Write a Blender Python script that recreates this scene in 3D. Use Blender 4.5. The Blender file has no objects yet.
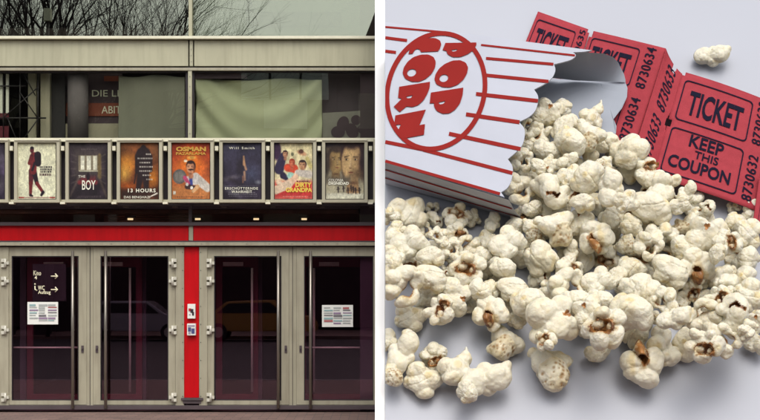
import bpy, bmesh, math, random
import numpy as np
from mathutils import Vector, Matrix

random.seed(7); rng = np.random.default_rng(11)
S = bpy.context.scene
COL = S.collection

# ------------------------------------------------------------------ frame of reference
# metres; the facade stands on the plane Y=0, the photographer 20 m in front of it
K = 0.014                      # metres per photo pixel at 20 m
D = 20.0
PX, PY = 385.0, 290.0          # principal point of the level, shifted view
CAMZ = (412 - PY) * K
CAM = Vector((0, -D, CAMZ))
def at(px, py, Y=0.0):
    s = (D + Y) / D
    return (px - PX) * K * s, CAMZ + (PY - py) * K * s
def ray(px, py):
    return Vector(((px - PX) * K, D, (PY - py) * K))
TILT = math.radians(60)        # the display table leans towards the viewer
BN = Vector((0, -math.sin(TILT), math.cos(TILT)))
BV = Vector((0, math.cos(TILT), math.sin(TILT)))
BO = CAM + ray(572, 230) * 0.86
def plane_pt(px, py, o, n):
    d = ray(px, py)
    return CAM + d * ((o - CAM).dot(n) / d.dot(n))
def bt(px, py, h=0.0):         # point of the table (height h above its top)
    return plane_pt(px, py, BO + BN * h, BN)

# ------------------------------------------------------------------ helpers
def lin(c):
    return tuple((v / 255 / 12.92) if v / 255 <= 0.04045 else ((v / 255 + 0.055) / 1.055) ** 2.4 for v in c)
def mk_mat(name, color, rough=0.5, metal=0.0, var=0.0, vscale=3.0, bump=0.0, bscale=40.0, emit=0.0, vcol=False, sss=0.0, coat=0.0, spec=0.5, grime=0.0):
    m = bpy.data.materials.new(name); m.use_nodes = True
    nt = m.node_tree; b = nt.nodes['Principled BSDF']
    b.inputs['Base Color'].default_value = (*color, 1)
    b.inputs['Roughness'].default_value = rough
    b.inputs['Metallic'].default_value = metal
    b.inputs['Specular IOR Level'].default_value = spec
    if coat: b.inputs['Coat Weight'].default_value = coat; b.inputs['Coat Roughness'].default_value = 0.08
    if emit:
        b.inputs['Emission Color'].default_value = (*color, 1); b.inputs['Emission Strength'].default_value = emit
    src = None
    tc = nt.nodes.new('ShaderNodeTexCoord')
    if vcol:
        a = nt.nodes.new('ShaderNodeVertexColor'); a.layer_name = 'Col'; src = a.outputs['Color']
    if var:
        n = nt.nodes.new('ShaderNodeTexNoise'); n.inputs['Scale'].default_value = vscale
        n.inputs['Detail'].default_value = 6; n.inputs['Roughness'].default_value = 0.6
        nt.links.new(tc.outputs['Object'], n.inputs['Vector'])
        r = nt.nodes.new('ShaderNodeMapRange'); r.inputs['From Min'].default_value = 0.3; r.inputs['From Max'].default_value = 0.7
        r.inputs['To Min'].default_value = 1 - var; r.inputs['To Max'].default_value = 1 + var
        nt.links.new(n.outputs['Fac'], r.inputs['Value'])
        mx = nt.nodes.new('ShaderNodeMix'); mx.data_type = 'RGBA'; mx.blend_type = 'MULTIPLY'
        mx.inputs['Factor'].default_value = 1
        if src: nt.links.new(src, mx.inputs['A'])
        else: mx.inputs['A'].default_value = (*color, 1)
        nt.links.new(r.outputs['Result'], mx.inputs['B']); src = mx.outputs['Result']
    if grime:
        mp = nt.nodes.new('ShaderNodeMapping'); mp.inputs['Scale'].default_value = (7, 7, 0.8)
        nt.links.new(tc.outputs['Object'], mp.inputs['Vector'])
        n = nt.nodes.new('ShaderNodeTexNoise'); n.inputs['Scale'].default_value = 2; n.inputs['Detail'].default_value = 8
        nt.links.new(mp.outputs['Vector'], n.inputs['Vector'])
        r = nt.nodes.new('ShaderNodeMapRange'); r.inputs['From Min'].default_value = 0.45; r.inputs['From Max'].default_value = 0.75
        r.inputs['To Min'].default_value = 0; r.inputs['To Max'].default_value = grime
        nt.links.new(n.outputs['Fac'], r.inputs['Value'])
        mx = nt.nodes.new('ShaderNodeMix'); mx.data_type = 'RGBA'
        if src: nt.links.new(src, mx.inputs['A'])
        else: mx.inputs['A'].default_value = (*color, 1)
        mx.inputs['B'].default_value = (color[0]*.45, color[1]*.4, color[2]*.38, 1)
        nt.links.new(r.outputs['Result'], mx.inputs['Factor']); src = mx.outputs['Result']
    if src: nt.links.new(src, b.inputs['Base Color'])
    if bump:
        n2 = nt.nodes.new('ShaderNodeTexNoise'); n2.inputs['Scale'].default_value = bscale; n2.inputs['Detail'].default_value = 5
        nt.links.new(tc.outputs['Object'], n2.inputs['Vector'])
        bp = nt.nodes.new('ShaderNodeBump'); bp.inputs['Strength'].default_value = bump; bp.inputs['Distance'].default_value = 0.02
        nt.links.new(n2.outputs['Fac'], bp.inputs['Height']); nt.links.new(bp.outputs['Normal'], b.inputs['Normal'])
    if sss:
        b.inputs['Subsurface Weight'].default_value = sss
        b.inputs['Subsurface Radius'].default_value = (1.0, 0.8, 0.5); b.inputs['Subsurface Scale'].default_value = 0.05
    return m
def glass_mat(name, tint, refl, rough=0.0, gl=(.96, 1.0, .86)):
    m = bpy.data.materials.new(name); m.use_nodes = True
    nt = m.node_tree; nt.nodes.remove(nt.nodes['Principled BSDF']); out = nt.nodes['Material Output']
    t = nt.nodes.new('ShaderNodeBsdfTransparent'); t.inputs['Color'].default_value = (*tint, 1)
    g = nt.nodes.new('ShaderNodeBsdfGlossy'); g.inputs['Roughness'].default_value = rough; g.inputs['Color'].default_value = (*gl, 1)
    n = nt.nodes.new('ShaderNodeTexNoise'); n.inputs['Scale'].default_value = 0.7; n.inputs['Detail'].default_value = 1
    tc = nt.nodes.new('ShaderNodeTexCoord'); nt.links.new(tc.outputs['Object'], n.inputs['Vector'])
    bp = nt.nodes.new('ShaderNodeBump'); bp.inputs['Strength'].default_value = 0.04; bp.inputs['Distance'].default_value = 0.02
    nt.links.new(n.outputs['Fac'], bp.inputs['Height']); nt.links.new(bp.outputs['Normal'], g.inputs['Normal'])
    mx = nt.nodes.new('ShaderNodeMixShader'); mx.inputs['Fac'].default_value = refl
    nt.links.new(t.outputs[0], mx.inputs[1]); nt.links.new(g.outputs[0], mx.inputs[2]); nt.links.new(mx.outputs[0], out.inputs['Surface'])
    return m

def link(name, me, mats, parent=None):
    o = bpy.data.objects.new(name, me); COL.objects.link(o)
    for m in (mats if isinstance(mats, (list, tuple)) else [mats]): me.materials.append(m)
    if parent is not None: o.parent = parent
    return o
def empty(name, label, cat, loc=(0, 0, 0), group=None):
    o = bpy.data.objects.new(name, None); COL.objects.link(o); o.location = loc
    bpy.context.view_layer.update()
    tag(o, label, cat, group); return o
def tag(o, label, cat, group=None):
    o['label'] = label; o['category'] = cat
    if group: o['group'] = group
    return o
def struct(o):
    o['kind'] = 'structure'; return o
class MB:
    """collects solids in world coordinates and links them as one mesh"""
    def __init__(s): s.bm = bmesh.new()
    def box(s, x0, x1, y0, y1, z0, z1, mi=0):
        vs = [s.bm.verts.new((x, y, z)) for x in (x0, x1) for y in (y0, y1) for z in (z0, z1)]
        for f in ((0,1,3,2),(4,6,7,5),(0,4,5,1),(2,3,7,6),(0,2,6,4),(1,5,7,3)):
            s.bm.faces.new([vs[i] for i in f]).material_index = mi
        return s
    def pbox(s, px0, py0, px1, py1, Y, d, mi=0):      # front face covers a rectangle of the facade elevation at depth Y
        x0, z1 = at(px0, py0, Y); x1, z0 = at(px1, py1, Y)
        return s.box(x0, x1, Y, Y + d, z0, z1, mi)
    def tube(s, pts, r, n=8, mi=0, cap=True):
        pts = [Vector(p) for p in pts]; rs = r if isinstance(r, (list, tuple)) else [r] * len(pts)
        rings = []
        for i, p in enumerate(pts):
            d = (pts[min(i+1, len(pts)-1)] - pts[max(i-1, 0)]).normalized()
            a = d.orthogonal().normalized() if abs(d.z) > .9 else d.cross(Vector((0,0,1))).normalized()
            b = d.cross(a)
            rings.append([s.bm.verts.new(p + (a*math.cos(t)+b*math.sin(t))*rs[i]) for t in [2*math.pi*k/n for k in range(n)]])
        for A, B in zip(rings, rings[1:]):
            for k in range(n):
                f = s.bm.faces.new((A[k], A[(k+1)%n], B[(k+1)%n], B[k])); f.smooth = True; f.material_index = mi
        if cap:
            s.bm.faces.new(rings[0][::-1]).material_index = mi; s.bm.faces.new(rings[-1]).material_index = mi
        return s
    def poly(s, pts, mi=0):
        f = s.bm.faces.new([s.bm.verts.new(p) for p in pts]); f.material_index = mi; return f
    def prism(s, pts, off, mi=0):
        off = Vector(off); a = [s.bm.verts.new(p) for p in pts]; b = [s.bm.verts.new(Vector(p) + off) for p in pts]
        s.bm.faces.new(a).material_index = mi; s.bm.faces.new(b[::-1]).material_index = mi
        n = len(pts)
        for i in range(n): s.bm.faces.new((a[i], a[(i+1)%n], b[(i+1)%n], b[i])).material_index = mi
        return s
    def build(s, name, mats, parent=None, bevel=0.0, smooth=False):
        bmesh.ops.recalc_face_normals(s.bm, faces=s.bm.faces)
        if bevel:
            bmesh.ops.bevel(s.bm, geom=s.bm.edges[:], offset=bevel, segments=2, affect='EDGES', profile=.7)
        if smooth:
            for f in s.bm.faces: f.smooth = True
        o_loc = Vector((0, 0, 0)); p = parent
        while p is not None: o_loc += p.location; p = p.parent
        c = o_loc.copy()
        bmesh.ops.translate(s.bm, verts=s.bm.verts, vec=-c)
        me = bpy.data.meshes.new(name); s.bm.to_mesh(me); s.bm.free()
        return link(name, me, mats, parent)

def text_mesh(body, bold=0.0, shear=0.0, space=1.0):
    cu = bpy.data.curves.new('t', 'FONT'); cu.body = body; cu.offset = bold; cu.shear = shear
    cu.space_character = space; cu.resolution_u = 3; cu.align_x = 'LEFT'
    o = bpy.data.objects.new('t', cu); COL.objects.link(o)
    dg = bpy.context.evaluated_depsgraph_get(); me = bpy.data.meshes.new_from_object(o.evaluated_get(dg))
    v = np.empty(len(me.vertices) * 3); me.vertices.foreach_get('co', v); v = v.reshape(-1, 3)[:, :2].copy()
    faces = [tuple(p.vertices) for p in me.polygons]
    bpy.data.objects.remove(o); bpy.data.curves.remove(cu); bpy.data.meshes.remove(me)
    v -= v.min(0); v /= np.maximum(v.max(0), 1e-6)
    return v, faces                                     # unit square
def lettering(name, items, fn, mat, parent, sub=False):
    """items: (text, u0, v0, u1, v1, bold) rectangles in a surface's own coordinates; fn maps (u, v) to a world point"""
    if len(items) > 1: return [lettering(name, [it], fn, mat, parent) for it in items]
    vs, fs = [], []
    for it in items:
        body, u0, v0, u1, v1, bold = it[:6]
        v, f = text_mesh(body, bold, *(it[6:]))
        b = len(vs)
        vs += [fn(u0 + (u1-u0)*a, v0 + (v1-v0)*c) for a, c in v]
        fs += [tuple(i + b for i in q) for q in f]
    me = bpy.data.meshes.new(name); c = Vector((0, 0, 0)); p = parent
    while p is not None: c += p.location; p = p.parent
    me.from_pydata([tuple(Vector(v) - c) for v in vs], [], fs); me.update()
    return link(name, me, mat, parent)
def face_fn(Y):                                         # facade elevation at depth Y, in photo pixels
    def fn(u, v):
        x, z = at(u, v, Y); return Vector((x, Y, z))
    return fn

# ------------------------------------------------------------------ materials
M = {}
M['frame']   = mk_mat('beige_grey_metal', (.365, .338, .245), .45, .0, .09, 2.0, .03, 60, grime=.4)
M['frame2']  = mk_mat('pale_beige_metal', (.44, .425, .29), .45, .0, .08, 1.2, .0, grime=.3)
M['rail']    = mk_mat('cream_rail_metal', (.74, .71, .54), .4, .0, .05, 3, grime=.15)
M['casef']   = mk_mat('display_case_metal', (.46, .43, .31), .35, .0, .06, 4, grime=.15)
M['mauve']   = mk_mat('weathered_grey_metal', (.075, .055, .06), .5, 0, .12, 4)
M['dark']    = mk_mat('dark_gap_metal', (.02, .014, .018), .6, 0, .1, 4)
M['red']     = mk_mat('red_enamel', (.53, .0, .004), .42, 0, .09, 1.6, spec=.25, grime=.38)
M['steel']   = mk_mat('brushed_steel', (.30, .27, .23), .3, .75, .06, 8)
M['hinge']   = mk_mat('white_aluminium', (.62, .60, .50), .4, .1, .05, 9)
M['glassU']  = glass_mat('upper_window_glass', (.75, .78, .70), .20)
M['glassM']  = glass_mat('middle_window_glass', (.92, .93, .88), .075)
M['glassT']  = glass_mat('transom_glass', (.85, .8, .8), .04)
M['glassD']  = glass_mat('door_glass', (.82, .70, .77), .07, 0.0, (1, .74, .84))
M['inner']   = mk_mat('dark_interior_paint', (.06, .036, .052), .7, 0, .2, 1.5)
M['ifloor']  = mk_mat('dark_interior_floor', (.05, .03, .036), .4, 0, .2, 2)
M['redin']   = mk_mat('dark_red_door_paint', (.115, .006, .02), .45, 0, .15, 2)
M['wood']    = mk_mat('brown_ceiling_boards', (.26, .12, .08), .55, 0, .25, 5)
M['colgrey'] = mk_mat('grey_plaster', (.15, .13, .145), .8, 0, .15, 2)
M['palecol'] = mk_mat('pale_plaster', (.34, .31, .24), .8, 0, .12, 2)
M['black']   = mk_mat('black_steel', (.014, .011, .016), .5, 0, .1, 5)
M['white']   = mk_mat('white_paint', (.80, .80, .74), .5, 0, .03, 3)
M['letter']  = mk_mat('pale_lettering', (.78, .76, .62), .6)
M['lettery'] = mk_mat('yellow_lettering', (.80, .60, .08), .6)
M['letterg'] = mk_mat('gold_lettering', (.55, .30, .04), .6)
M['letterd'] = mk_mat('dark_lettering', (.03, .02, .03), .6)
M['curtainL']= mk_mat('grey_green_curtain', (.21, .21, .175), .9, 0, .10, .8)
M['curtainR']= mk_mat('olive_curtain', (.42, .44, .31), .9, 0, .06, .8)
M['signred'] = mk_mat('rust_red_sign', (.24, .05, .025), .6, 0, .15, 3)
M['lamp']    = mk_mat('downlight_glow', (1.0, .82, .45), .4, emit=1.1)
M['poster']  = mk_mat('printed_poster', (.5, .5, .5), .42, vcol=True, coat=.12, spec=.3)
M['asphalt'] = mk_mat('asphalt', (.035, .034, .036), .85, 0, .2, 3, .2, 80)
M['ground']  = mk_mat('ground', (.10, .095, .08), .9, 0, .2, .3)
M['stone']   = mk_mat('kerb_stone', (.26, .25, .24), .8, 0, .15, 3)
M['brick']   = mk_mat('dark_brick', (.07, .045, .045), .85, 0, .25, 2)
M['bark']    = mk_mat('bark', (.05, .035, .04), .9, 0, .3, 8)
M['carpaint']= mk_mat('silver_car_paint', (.48, .48, .50), .22, .3, .02, 2, coat=.6)
M['rubber']  = mk_mat('tyre_rubber', (.02, .02, .02), .8)
M['carglass']= mk_mat('dark_car_glass', (.03, .03, .035), .05, 0)
M['table']   = mk_mat('white_tabletop', (.375, .390, .440), .36, 0, .012, .6, .012, 30, spec=.4)
M['border']  = mk_mat('bright_white_paint', (.93, .93, .93), .8, spec=0.1)
def paving():
    m = mk_mat('mauve_paving', (.14, .10, .095), .8)
    nt = m.node_tree; b = nt.nodes['Principled BSDF']
    tc = nt.nodes.new('ShaderNodeTexCoord'); br = nt.nodes.new('ShaderNodeTexBrick')
    br.inputs['Scale'].default_value = 1.0; br.inputs['Brick Width'].default_value = .24; br.inputs['Row Height'].default_value = .12
    br.inputs['Mortar Size'].default_value = .006
    br.inputs['Color1'].default_value = (.31, .20, .165, 1); br.inputs['Color2'].default_value = (.22, .145, .12, 1); br.inputs['Mortar'].default_value = (.12, .1, .1, 1)
    nt.links.new(tc.outputs['Object'], br.inputs['Vector'])
    n = nt.nodes.new('ShaderNodeTexNoise'); n.inputs['Scale'].default_value = 2.5; n.inputs['Detail'].default_value = 7
    nt.links.new(tc.outputs['Object'], n.inputs['Vector'])
    mx = nt.nodes.new('ShaderNodeMix'); mx.data_type = 'RGBA'; mx.blend_type = 'MULTIPLY'; mx.inputs['Factor'].default_value = .45
    nt.links.new(br.outputs['Color'], mx.inputs['A']); nt.links.new(n.outputs['Fac'], mx.inputs['B'])
    nt.links.new(mx.outputs['Result'], b.inputs['Base Color'])
    return m
M['paving'] = paving()

# ------------------------------------------------------------------ ground
def sheet(name, x0, x1, y0, y1, z, m):
    return struct(MB().box(x0, x1, y0, y1, z - .3, z).build(name, m))
sheet('ground', -1500, 1500, -1500, 1500, -.13, M['ground'])
sheet('pavement', -45, 45, -7, .25, 0, M['paving'])
struct(MB().box(-45, 45, -7.18, -7.003, -.3, .006).build('kerb', M['stone'], bevel=.01))
sheet('road', -60, 60, -33, -7.19, -.12, M['asphalt'])
sheet('far_pavement', -60, 60, -41, -33.01, 0, M['paving'])

# ------------------------------------------------------------------ the cinema
BX0, BX1 = -60, 375.0           # facade spans from beyond the left edge to the white divider
bld = empty('cinema_building', 'cinema front with red band, beige grey metal frames and four glass doors', 'building', (-2.7, 0, 0))
YF = -.06
# upper window
uw = MB().pbox(188.6, -70, 192.0, 35.6, -.03, .10).pbox(BX0, -74, BX1, -70, -.03, .12).build('upper_window', M['frame2'], bld)
MB().pbox(BX0, -70, 188.4, 37, .045, .012).build('pane', M['glassU'], uw)
MB().pbox(192.2, -70, BX1, 37, .045, .012).build('pane', M['glassU'], uw)
MB().pbox(BX0, 35.8, BX1, 38.6, -.13, .17).build('sill', M['rail'], bld, .004)
MB().pbox(BX0, 38.8, BX1, 40.2, -.02, .05).build('shadow_gap', M['dark'], bld)
for a, b in ((BX0, 188.2), (194.2, BX1)):
    MB().pbox(a, 40.4, b, 66.0, -.05, .09).build('fascia_panel', M['frame2'], bld, .004)
pm = MB().pbox(189.6, 40.4, 192.8, 66.0, -.065, .1).build('fascia_mullion', M['frame2'], bld, .003)
for yy in (43, 49, 55, 61): MB().pbox(190.8, yy, 191.6, yy+.8, -.072, .008).build('bolt', M['steel'], pm)
MB().pbox(BX0, 66.2, BX1, 67.4, -.02, .05).build('shadow_gap', M['dark'], bld)
MB().pbox(BX0, 67.6, BX1, 70.4, -.06, .11).build('crossbar', M['frame'], bld, .004)
# middle window
mw = MB().pbox(188.0, 70.6, 191.8, 143, -.05, .14).build('middle_window', M['frame2'], bld, .003)
MB().pbox(185.6, 70.6, 187.8, 143, -.0, .09).pbox(192.0, 70.6, 194.2, 143, 0, .09).pbox(BX0, 70.6, 185.4, 72.6, 0, .09).pbox(194.4, 70.6, BX1, 72.6, 0, .09).build('window_gasket', M['dark'], mw)
for yy in (76, 86, 97, 109, 121, 133): MB().pbox(189.4, yy, 190.3, yy+.9, -.057, .008).build('bolt', M['steel'], mw)
MB().pbox(BX0, 72.8, 185.4, 204, .02, .012).build('pane', M['glassM'], mw)
MB().pbox(194.4, 72.8, BX1, 204, .02, .012).build('pane', M['glassM'], mw)
# transom window below the posters
tw = MB().pbox(188.6, 204, 191.8, 222.0, -.02, .06).pbox(BX0, 204.2, 188.4, 205.4, .01, .06).pbox(192, 204.2, BX1, 205.4, .01, .06).build('transom_window', M['mauve'], bld)
MB().pbox(BX0, 205.6, 188.4, 222, .05, .012).build('pane', M['glassT'], tw)
MB().pbox(192, 205.6, BX1, 222, .05, .012).build('pane', M['glassT'], tw)
MB().pbox(BX0, 222.2, BX1, 225.6, -.08, .14).build('lintel_bar', M['mauve'], bld, .003)
for a, b in ((BX0, 188.4), (193.4, BX1)):
    MB().pbox(a, 225.8, b, 240.6, -.02, .08).build('red_band', M['red'], bld)
MB().pbox(188.8, 225.8, 193.0, 240.6, -.035, .09).build('band_mullion', M['frame'], bld, .003)
MB().pbox(BX0, 240.8, BX1, 242.0, -.05, .10).build('shadow_gap', M['mauve'], bld)
hb = MB().pbox(BX0, 242.2, BX1, 245.6, -.09, .16).build('door_header', M['frame'], bld, .004)
for k in range(16):
    MB().pbox(20.4 + k*22.6, 243.4, 21.3 + k*22.6, 244.3, -.096, .008).build('bolt', M['steel'], hb)
MB().pbox(BX0, 245.8, BX1, 246.8, -.0, .07).build('shadow_gap', M['dark'], bld)
# posts
ph = [(-1.5, 8.6), (175.4, 184.0), (199.2, 207.4), ]
for a, b in ph:
    jm = MB().pbox(a, 247, b, 405.4, -.02, .12).build('door_jamb', M['frame'], bld, .004)
    x = 182.6 if a < 199 else 200.7
    if a > 100:
        for yy in range(252, 400, 18): MB().pbox(x - .35, yy, x + .35, yy + .7, -.028, .008).build('rivet', M['dark'], jm)
MB().pbox(-8, 247, -1.7, 405.4, -.0, .10).build('door_jamb', M['frame'], bld, .004)
rp = MB().pbox(184.2, 247, 199.0, 397.6, 0, .08).build('red_panel', M['red'], bld)
MB().pbox(181, 398, 203, 400.4, -.05, .12).pbox(183, 400.6, 201, 403.6, -.03, .1).build('kick_plate', M['mauve'], rp)
MB().pbox(BX0, 405.6, BX1, 409.6, -.06, .2).build('threshold', M['mauve'], bld, .004)

def door(x0, x1, gx0, gx1, handle_x, lock_x, hinge_x, hinge_dir, bar=None):
    """a glazed leaf: x0..x1 the leaf, gx0..gx1 its glass, in photo pixels of the elevation"""
    f = MB()
    f.pbox(x0, 247.2, gx0, 404.8, 0, .07); f.pbox(gx1, 247.2, x1, 404.8, 0, .07)
    f.pbox(gx0 + .02, 247.2, gx1 - .02, 256, 0, .07); f.pbox(gx0 + .02, 400.6, gx1 - .02, 404.8, 0, .07)
    d = f.build('door', M['frame'], bld)
    g = MB()
    for (a, b, c, e) in ((gx0, 256, gx0+.9, 400.6), (gx1-.9, 256, gx1, 400.6), (gx0+.9, 256, gx1-.9, 257), (gx0+.9, 399.6, gx1-.9, 400.6)):
        g.pbox(a, b, c, e, .012, .04)
    g.build('gasket', M['dark'], d)
    MB().pbox(gx0 + .9, 257, gx1 - .9, 399.6, .03, .012).build('pane', M['glassD'], d)
    hx, hz0 = at(handle_x, 408.4, -.09); _, hz1 = at(handle_x, 251, -.09)
    h = MB().tube([(hx, -.09, hz0), (hx, -.09, hz1)], .021, 10)
    for yy in (262, 330, 396):
        _, z = at(0, yy, -.05); h.tube([(hx, -.09, z), (hx, .0, z)], .012, 8)
    h.build('pull_handle', M['steel'], d)
    lx, lz = at(lock_x, 349, -.02)
    MB().pbox(lock_x - 1.2, 345.6, lock_x + 1.2, 352.6, -.012, .014).tube([(lx, -.04, lz+.01), (lx, -.011, lz+.01)], .014, 10).build('lock', M['mauve'], d, 0)
    if hinge_x is not None:
        for yy in (263, 281, 330, 397.4):
            m = MB(); s = hinge_dir
            m.pbox(min(hinge_x, hinge_x+4*s), yy-4.3, max(hinge_x, hinge_x+4*s), yy-1.1, -.055, .056)
            m.pbox(min(hinge_x, hinge_x+4*s), yy+1.1, max(hinge_x, hinge_x+4*s), yy+4.3, -.055, .056)
            m.pbox(min(hinge_x-3.6*s, hinge_x-.1*s), yy-1.5, max(hinge_x-3.6*s, hinge_x-.1*s), yy+1.5, -.05, .05)
            px_, _ = at(hinge_x, 0, -.06); _, za = at(0, yy-4.4, -.06); _, zb = at(0, yy+4.4, -.06)
            m.tube([(px_, -.05, zb), (px_, -.05, za)], .018, 8)
            m.build('hinge', M['hinge'], d)
    if bar:
        bx0, bz = at(bar[0], 347.6, .11); bx1, _ = at(bar[1], 347.6, .11)
        MB().tube([(bx0, .11, bz), (bx1, .11, bz)], .013, 8).build('panic_bar', M['hinge'], d)
    return d
door(8.8, 86.6, 11.6, 78.6, 72.6, 82.4, 5.0, -1, (11, 80))
door(93.4, 175.2, 100.4, 168.4, 105.6, 96.8, 172.4, 1)
door(207.6, 288.8, 214, 281.4, 278.2, 285.8, 210.6, -1)
door(296.4, 386, 304, 373.4, 310.6, 300.6, None, 1, (304, 373))
for a, b in ((86.8, 93.2), (289, 296.2)):
    mp_ = MB().pbox(a, 247, b, 405.4, .008, .1).build('meeting_post', M['frame'], bld)
    MB().pbox((a+b)/2-.25, 247, (a+b)/2+.25, 405.4, .002, .005).build('rebate', M['dark'], mp_)

# interior shell
X0, _ = at(BX0, 0); X1 = at(375, 0)[0]
sh = MB()
sh.box(X0, X1-.22, 7.0, 7.2, 0, 7.2)                           # back wall
sh.box(X0, X1-.22, .35, 7.0, 2.86, 2.98)                       # intermediate slab
sh.box(X0-.2, X0, .1, 7.2, 0, 7.2)
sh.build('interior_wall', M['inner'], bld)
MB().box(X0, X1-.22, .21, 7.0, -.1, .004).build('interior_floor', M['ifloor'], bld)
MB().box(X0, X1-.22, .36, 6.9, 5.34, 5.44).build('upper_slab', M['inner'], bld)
MB().pbox(194, -60, 374, 37, .16, .02).build('reflection_panel', mk_mat('grey_green_reflection', (.10, .115, .085), .8, 0, .15, 1.5), bld)  # added panel, its colour lifts the pane like a greenish sky reflection
MB().pbox(246, 12, 342, 26, .13, .01).pbox(246, -30, 252, 11.8, .13, .01).build('reflection_band', mk_mat('dim_reflection_band', (.06, .062, .055), .8, 0, .15, 3), bld)  # added bands, darker shapes of the reflection put into colour
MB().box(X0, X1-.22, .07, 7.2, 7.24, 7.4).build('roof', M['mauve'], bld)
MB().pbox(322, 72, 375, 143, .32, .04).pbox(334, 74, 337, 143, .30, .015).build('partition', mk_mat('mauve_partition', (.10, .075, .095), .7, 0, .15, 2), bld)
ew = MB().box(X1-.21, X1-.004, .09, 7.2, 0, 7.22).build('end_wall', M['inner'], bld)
wb = MB()
for k in range(9):                                                # boarded soffit seen through the transom
    wb.box(X0+.02, X1-.24, .40 + k*.34, .72 + k*.34, 2.80, 2.855)
wb.build('ceiling_boards', M['wood'], bld)
wv = MB()
for k in range(7): 
    _, za = at(0, 206.5 + k*2.3, .6); wv.box(at(104, 0, .6)[0], at(190, 0, .6)[0], .6, .66, za - .026, za)
wv.build('wall_boards', M['wood'], bld)
# vestibule with red inner doors
def inner_door(x0, x1, xm):
    f = MB(); Y = .8
    f.pbox(x0, 255, x0+6, 404, Y, .06); f.pbox(x1-6, 255, x1, 404, Y, .06)
    f.pbox(x0+6, 255, x1-6, 267, Y, .06); f.pbox(x0+6, 394, x1-6, 404, Y, .06)
    d = f.build('inner_door', M['redin'], bld)
    hx, z0 = at(xm, 392, Y-.1); _, z1 = at(xm, 268, Y-.1)
    MB().tube([(hx, Y-.1, z0), (hx, Y-.1, z1)], .018, 8).build('pull_handle', M['hinge'], d)
    MB().pbox((x0+x1)/2-14, 262, (x0+x1)/2+6, 266, Y-.05, .045).build('door_closer', M['hinge'], d)
inner_door(27, 88, 80); inner_door(91, 142, 130); inner_door(216, 258, 252); inner_door(300, 366, 314)
for a, b in ((20, 26), (142, 146), (258, 262), (367, 372)):
    MB().pbox(a, 247, b, 406, .9, .1).build('inner_post', M['inner'], bld)

# upper floor interior seen through the middle window
MB().pbox(50.5, 72, 65, 141, .30, .3).build('column', M['black'], bld)
MB().pbox(40.5, 72, 49.8, 141, .2, .2).pbox(28, 72, 36, 141, .25, .2).build('wall_pier', M['palecol'], bld)
cx, z0 = at(78, 142, .22); _, z1 = at(78, 70, .22)
MB().tube([(cx, .22, z0), (cx, .22, z1)], .145, 20).build('column', M['colgrey'], bld)
MB().pbox(-40, 144.5, 375, 206, .40, .05).build('parapet', M['inner'], bld)

def curtain(x0, x1, y0, y1, Y, m, label, amp, seed, swag):
    r = random.Random(seed); nx, ny = 70, 40; vs = []; fs = []
    ph = [r.uniform(0, 6) for _ in range(4)]
    for j in range(ny + 1):
        for i in range(nx + 1):
            u, v = i/nx, j/ny
            x, _ = at(x0 + (x1-x0)*u, 0, Y); _, z = at(0, y1 + (y0-y1)*v + (1.3*math.sin(u*9+ph[1]) + 2.0*(4*u*(1-u)-1)*0)*(v > .98), Y)
            if swag:      # pinned at the two upper corners, slack rolls between them
                c = (v - .15 - 1.9*(u-.5)**2*1.5)
                d = amp*(.9*math.sin(c*7.5 + ph[0]) * (0.35+v*.6) + .35*math.sin(c*15 + u*3 + ph[2])) + amp*.5*math.sin(u*4+ph[3])
            else:
                d = amp*(.8*math.sin(u*11 + ph[0] + v*1.2) + .5*math.sin(u*23 + ph[1]))*(.4 + .6*(1-v)) + amp*.8*math.sin(u*2.5+v*3)
            vs.append((x, Y + d, z))
    for j in range(ny):
        for i in range(nx):
            a = j*(nx+1)+i; fs.append((a, a+1, a+nx+2, a+nx+1))
    me = bpy.data.meshes.new('curtain'); me.from_pydata(vs, [], fs); me.update()
    for p in me.polygons: p.use_smooth = True
    o = link('curtain', me, m); md = o.modifiers.new('s', 'SOLIDIFY'); md.thickness = .012
    return tag(o, label, 'curtain')
curtain(118.5, 185.2, 76, 146, .10, M['curtainL'], 'grey green curtain left of the window mullion, darker at its top', .026, 2, False)
curtain(196, 322, 79.5, 147, .105, M['curtainR'], 'pale olive curtain with sagging folds right of the window mullion', .042, 5, True)
MB().pbox(194.5, 73, 247, 78.5, .05, .02).build('blind_box', M['inner'], bld)

sg = empty('signboard', 'dark red signboard with chalky handwriting beside the left curtain', 'sign', (at(100, 0, .4)[0], .4, at(0, 118, .4)[1]))
MB().pbox(66, 72, 122, 141, .40, .02).build('board', M['inner'], sg)
MB().pbox(66, 103, 121, 116, .38, .015).pbox(104, 76, 120, 81, .38, .015).build('band', M['signred'], sg)
MB().pbox(64.5, 123.5, 120, 142, .33, .06).build('counter', M['palecol'], sg)
lettering('lettering', [('DIE LE', 92, 96.5, 122, 90, .004), ('ABIT', 101.5, 113.4, 121, 106, .004)], face_fn(.372), M['letter'], sg)

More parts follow.
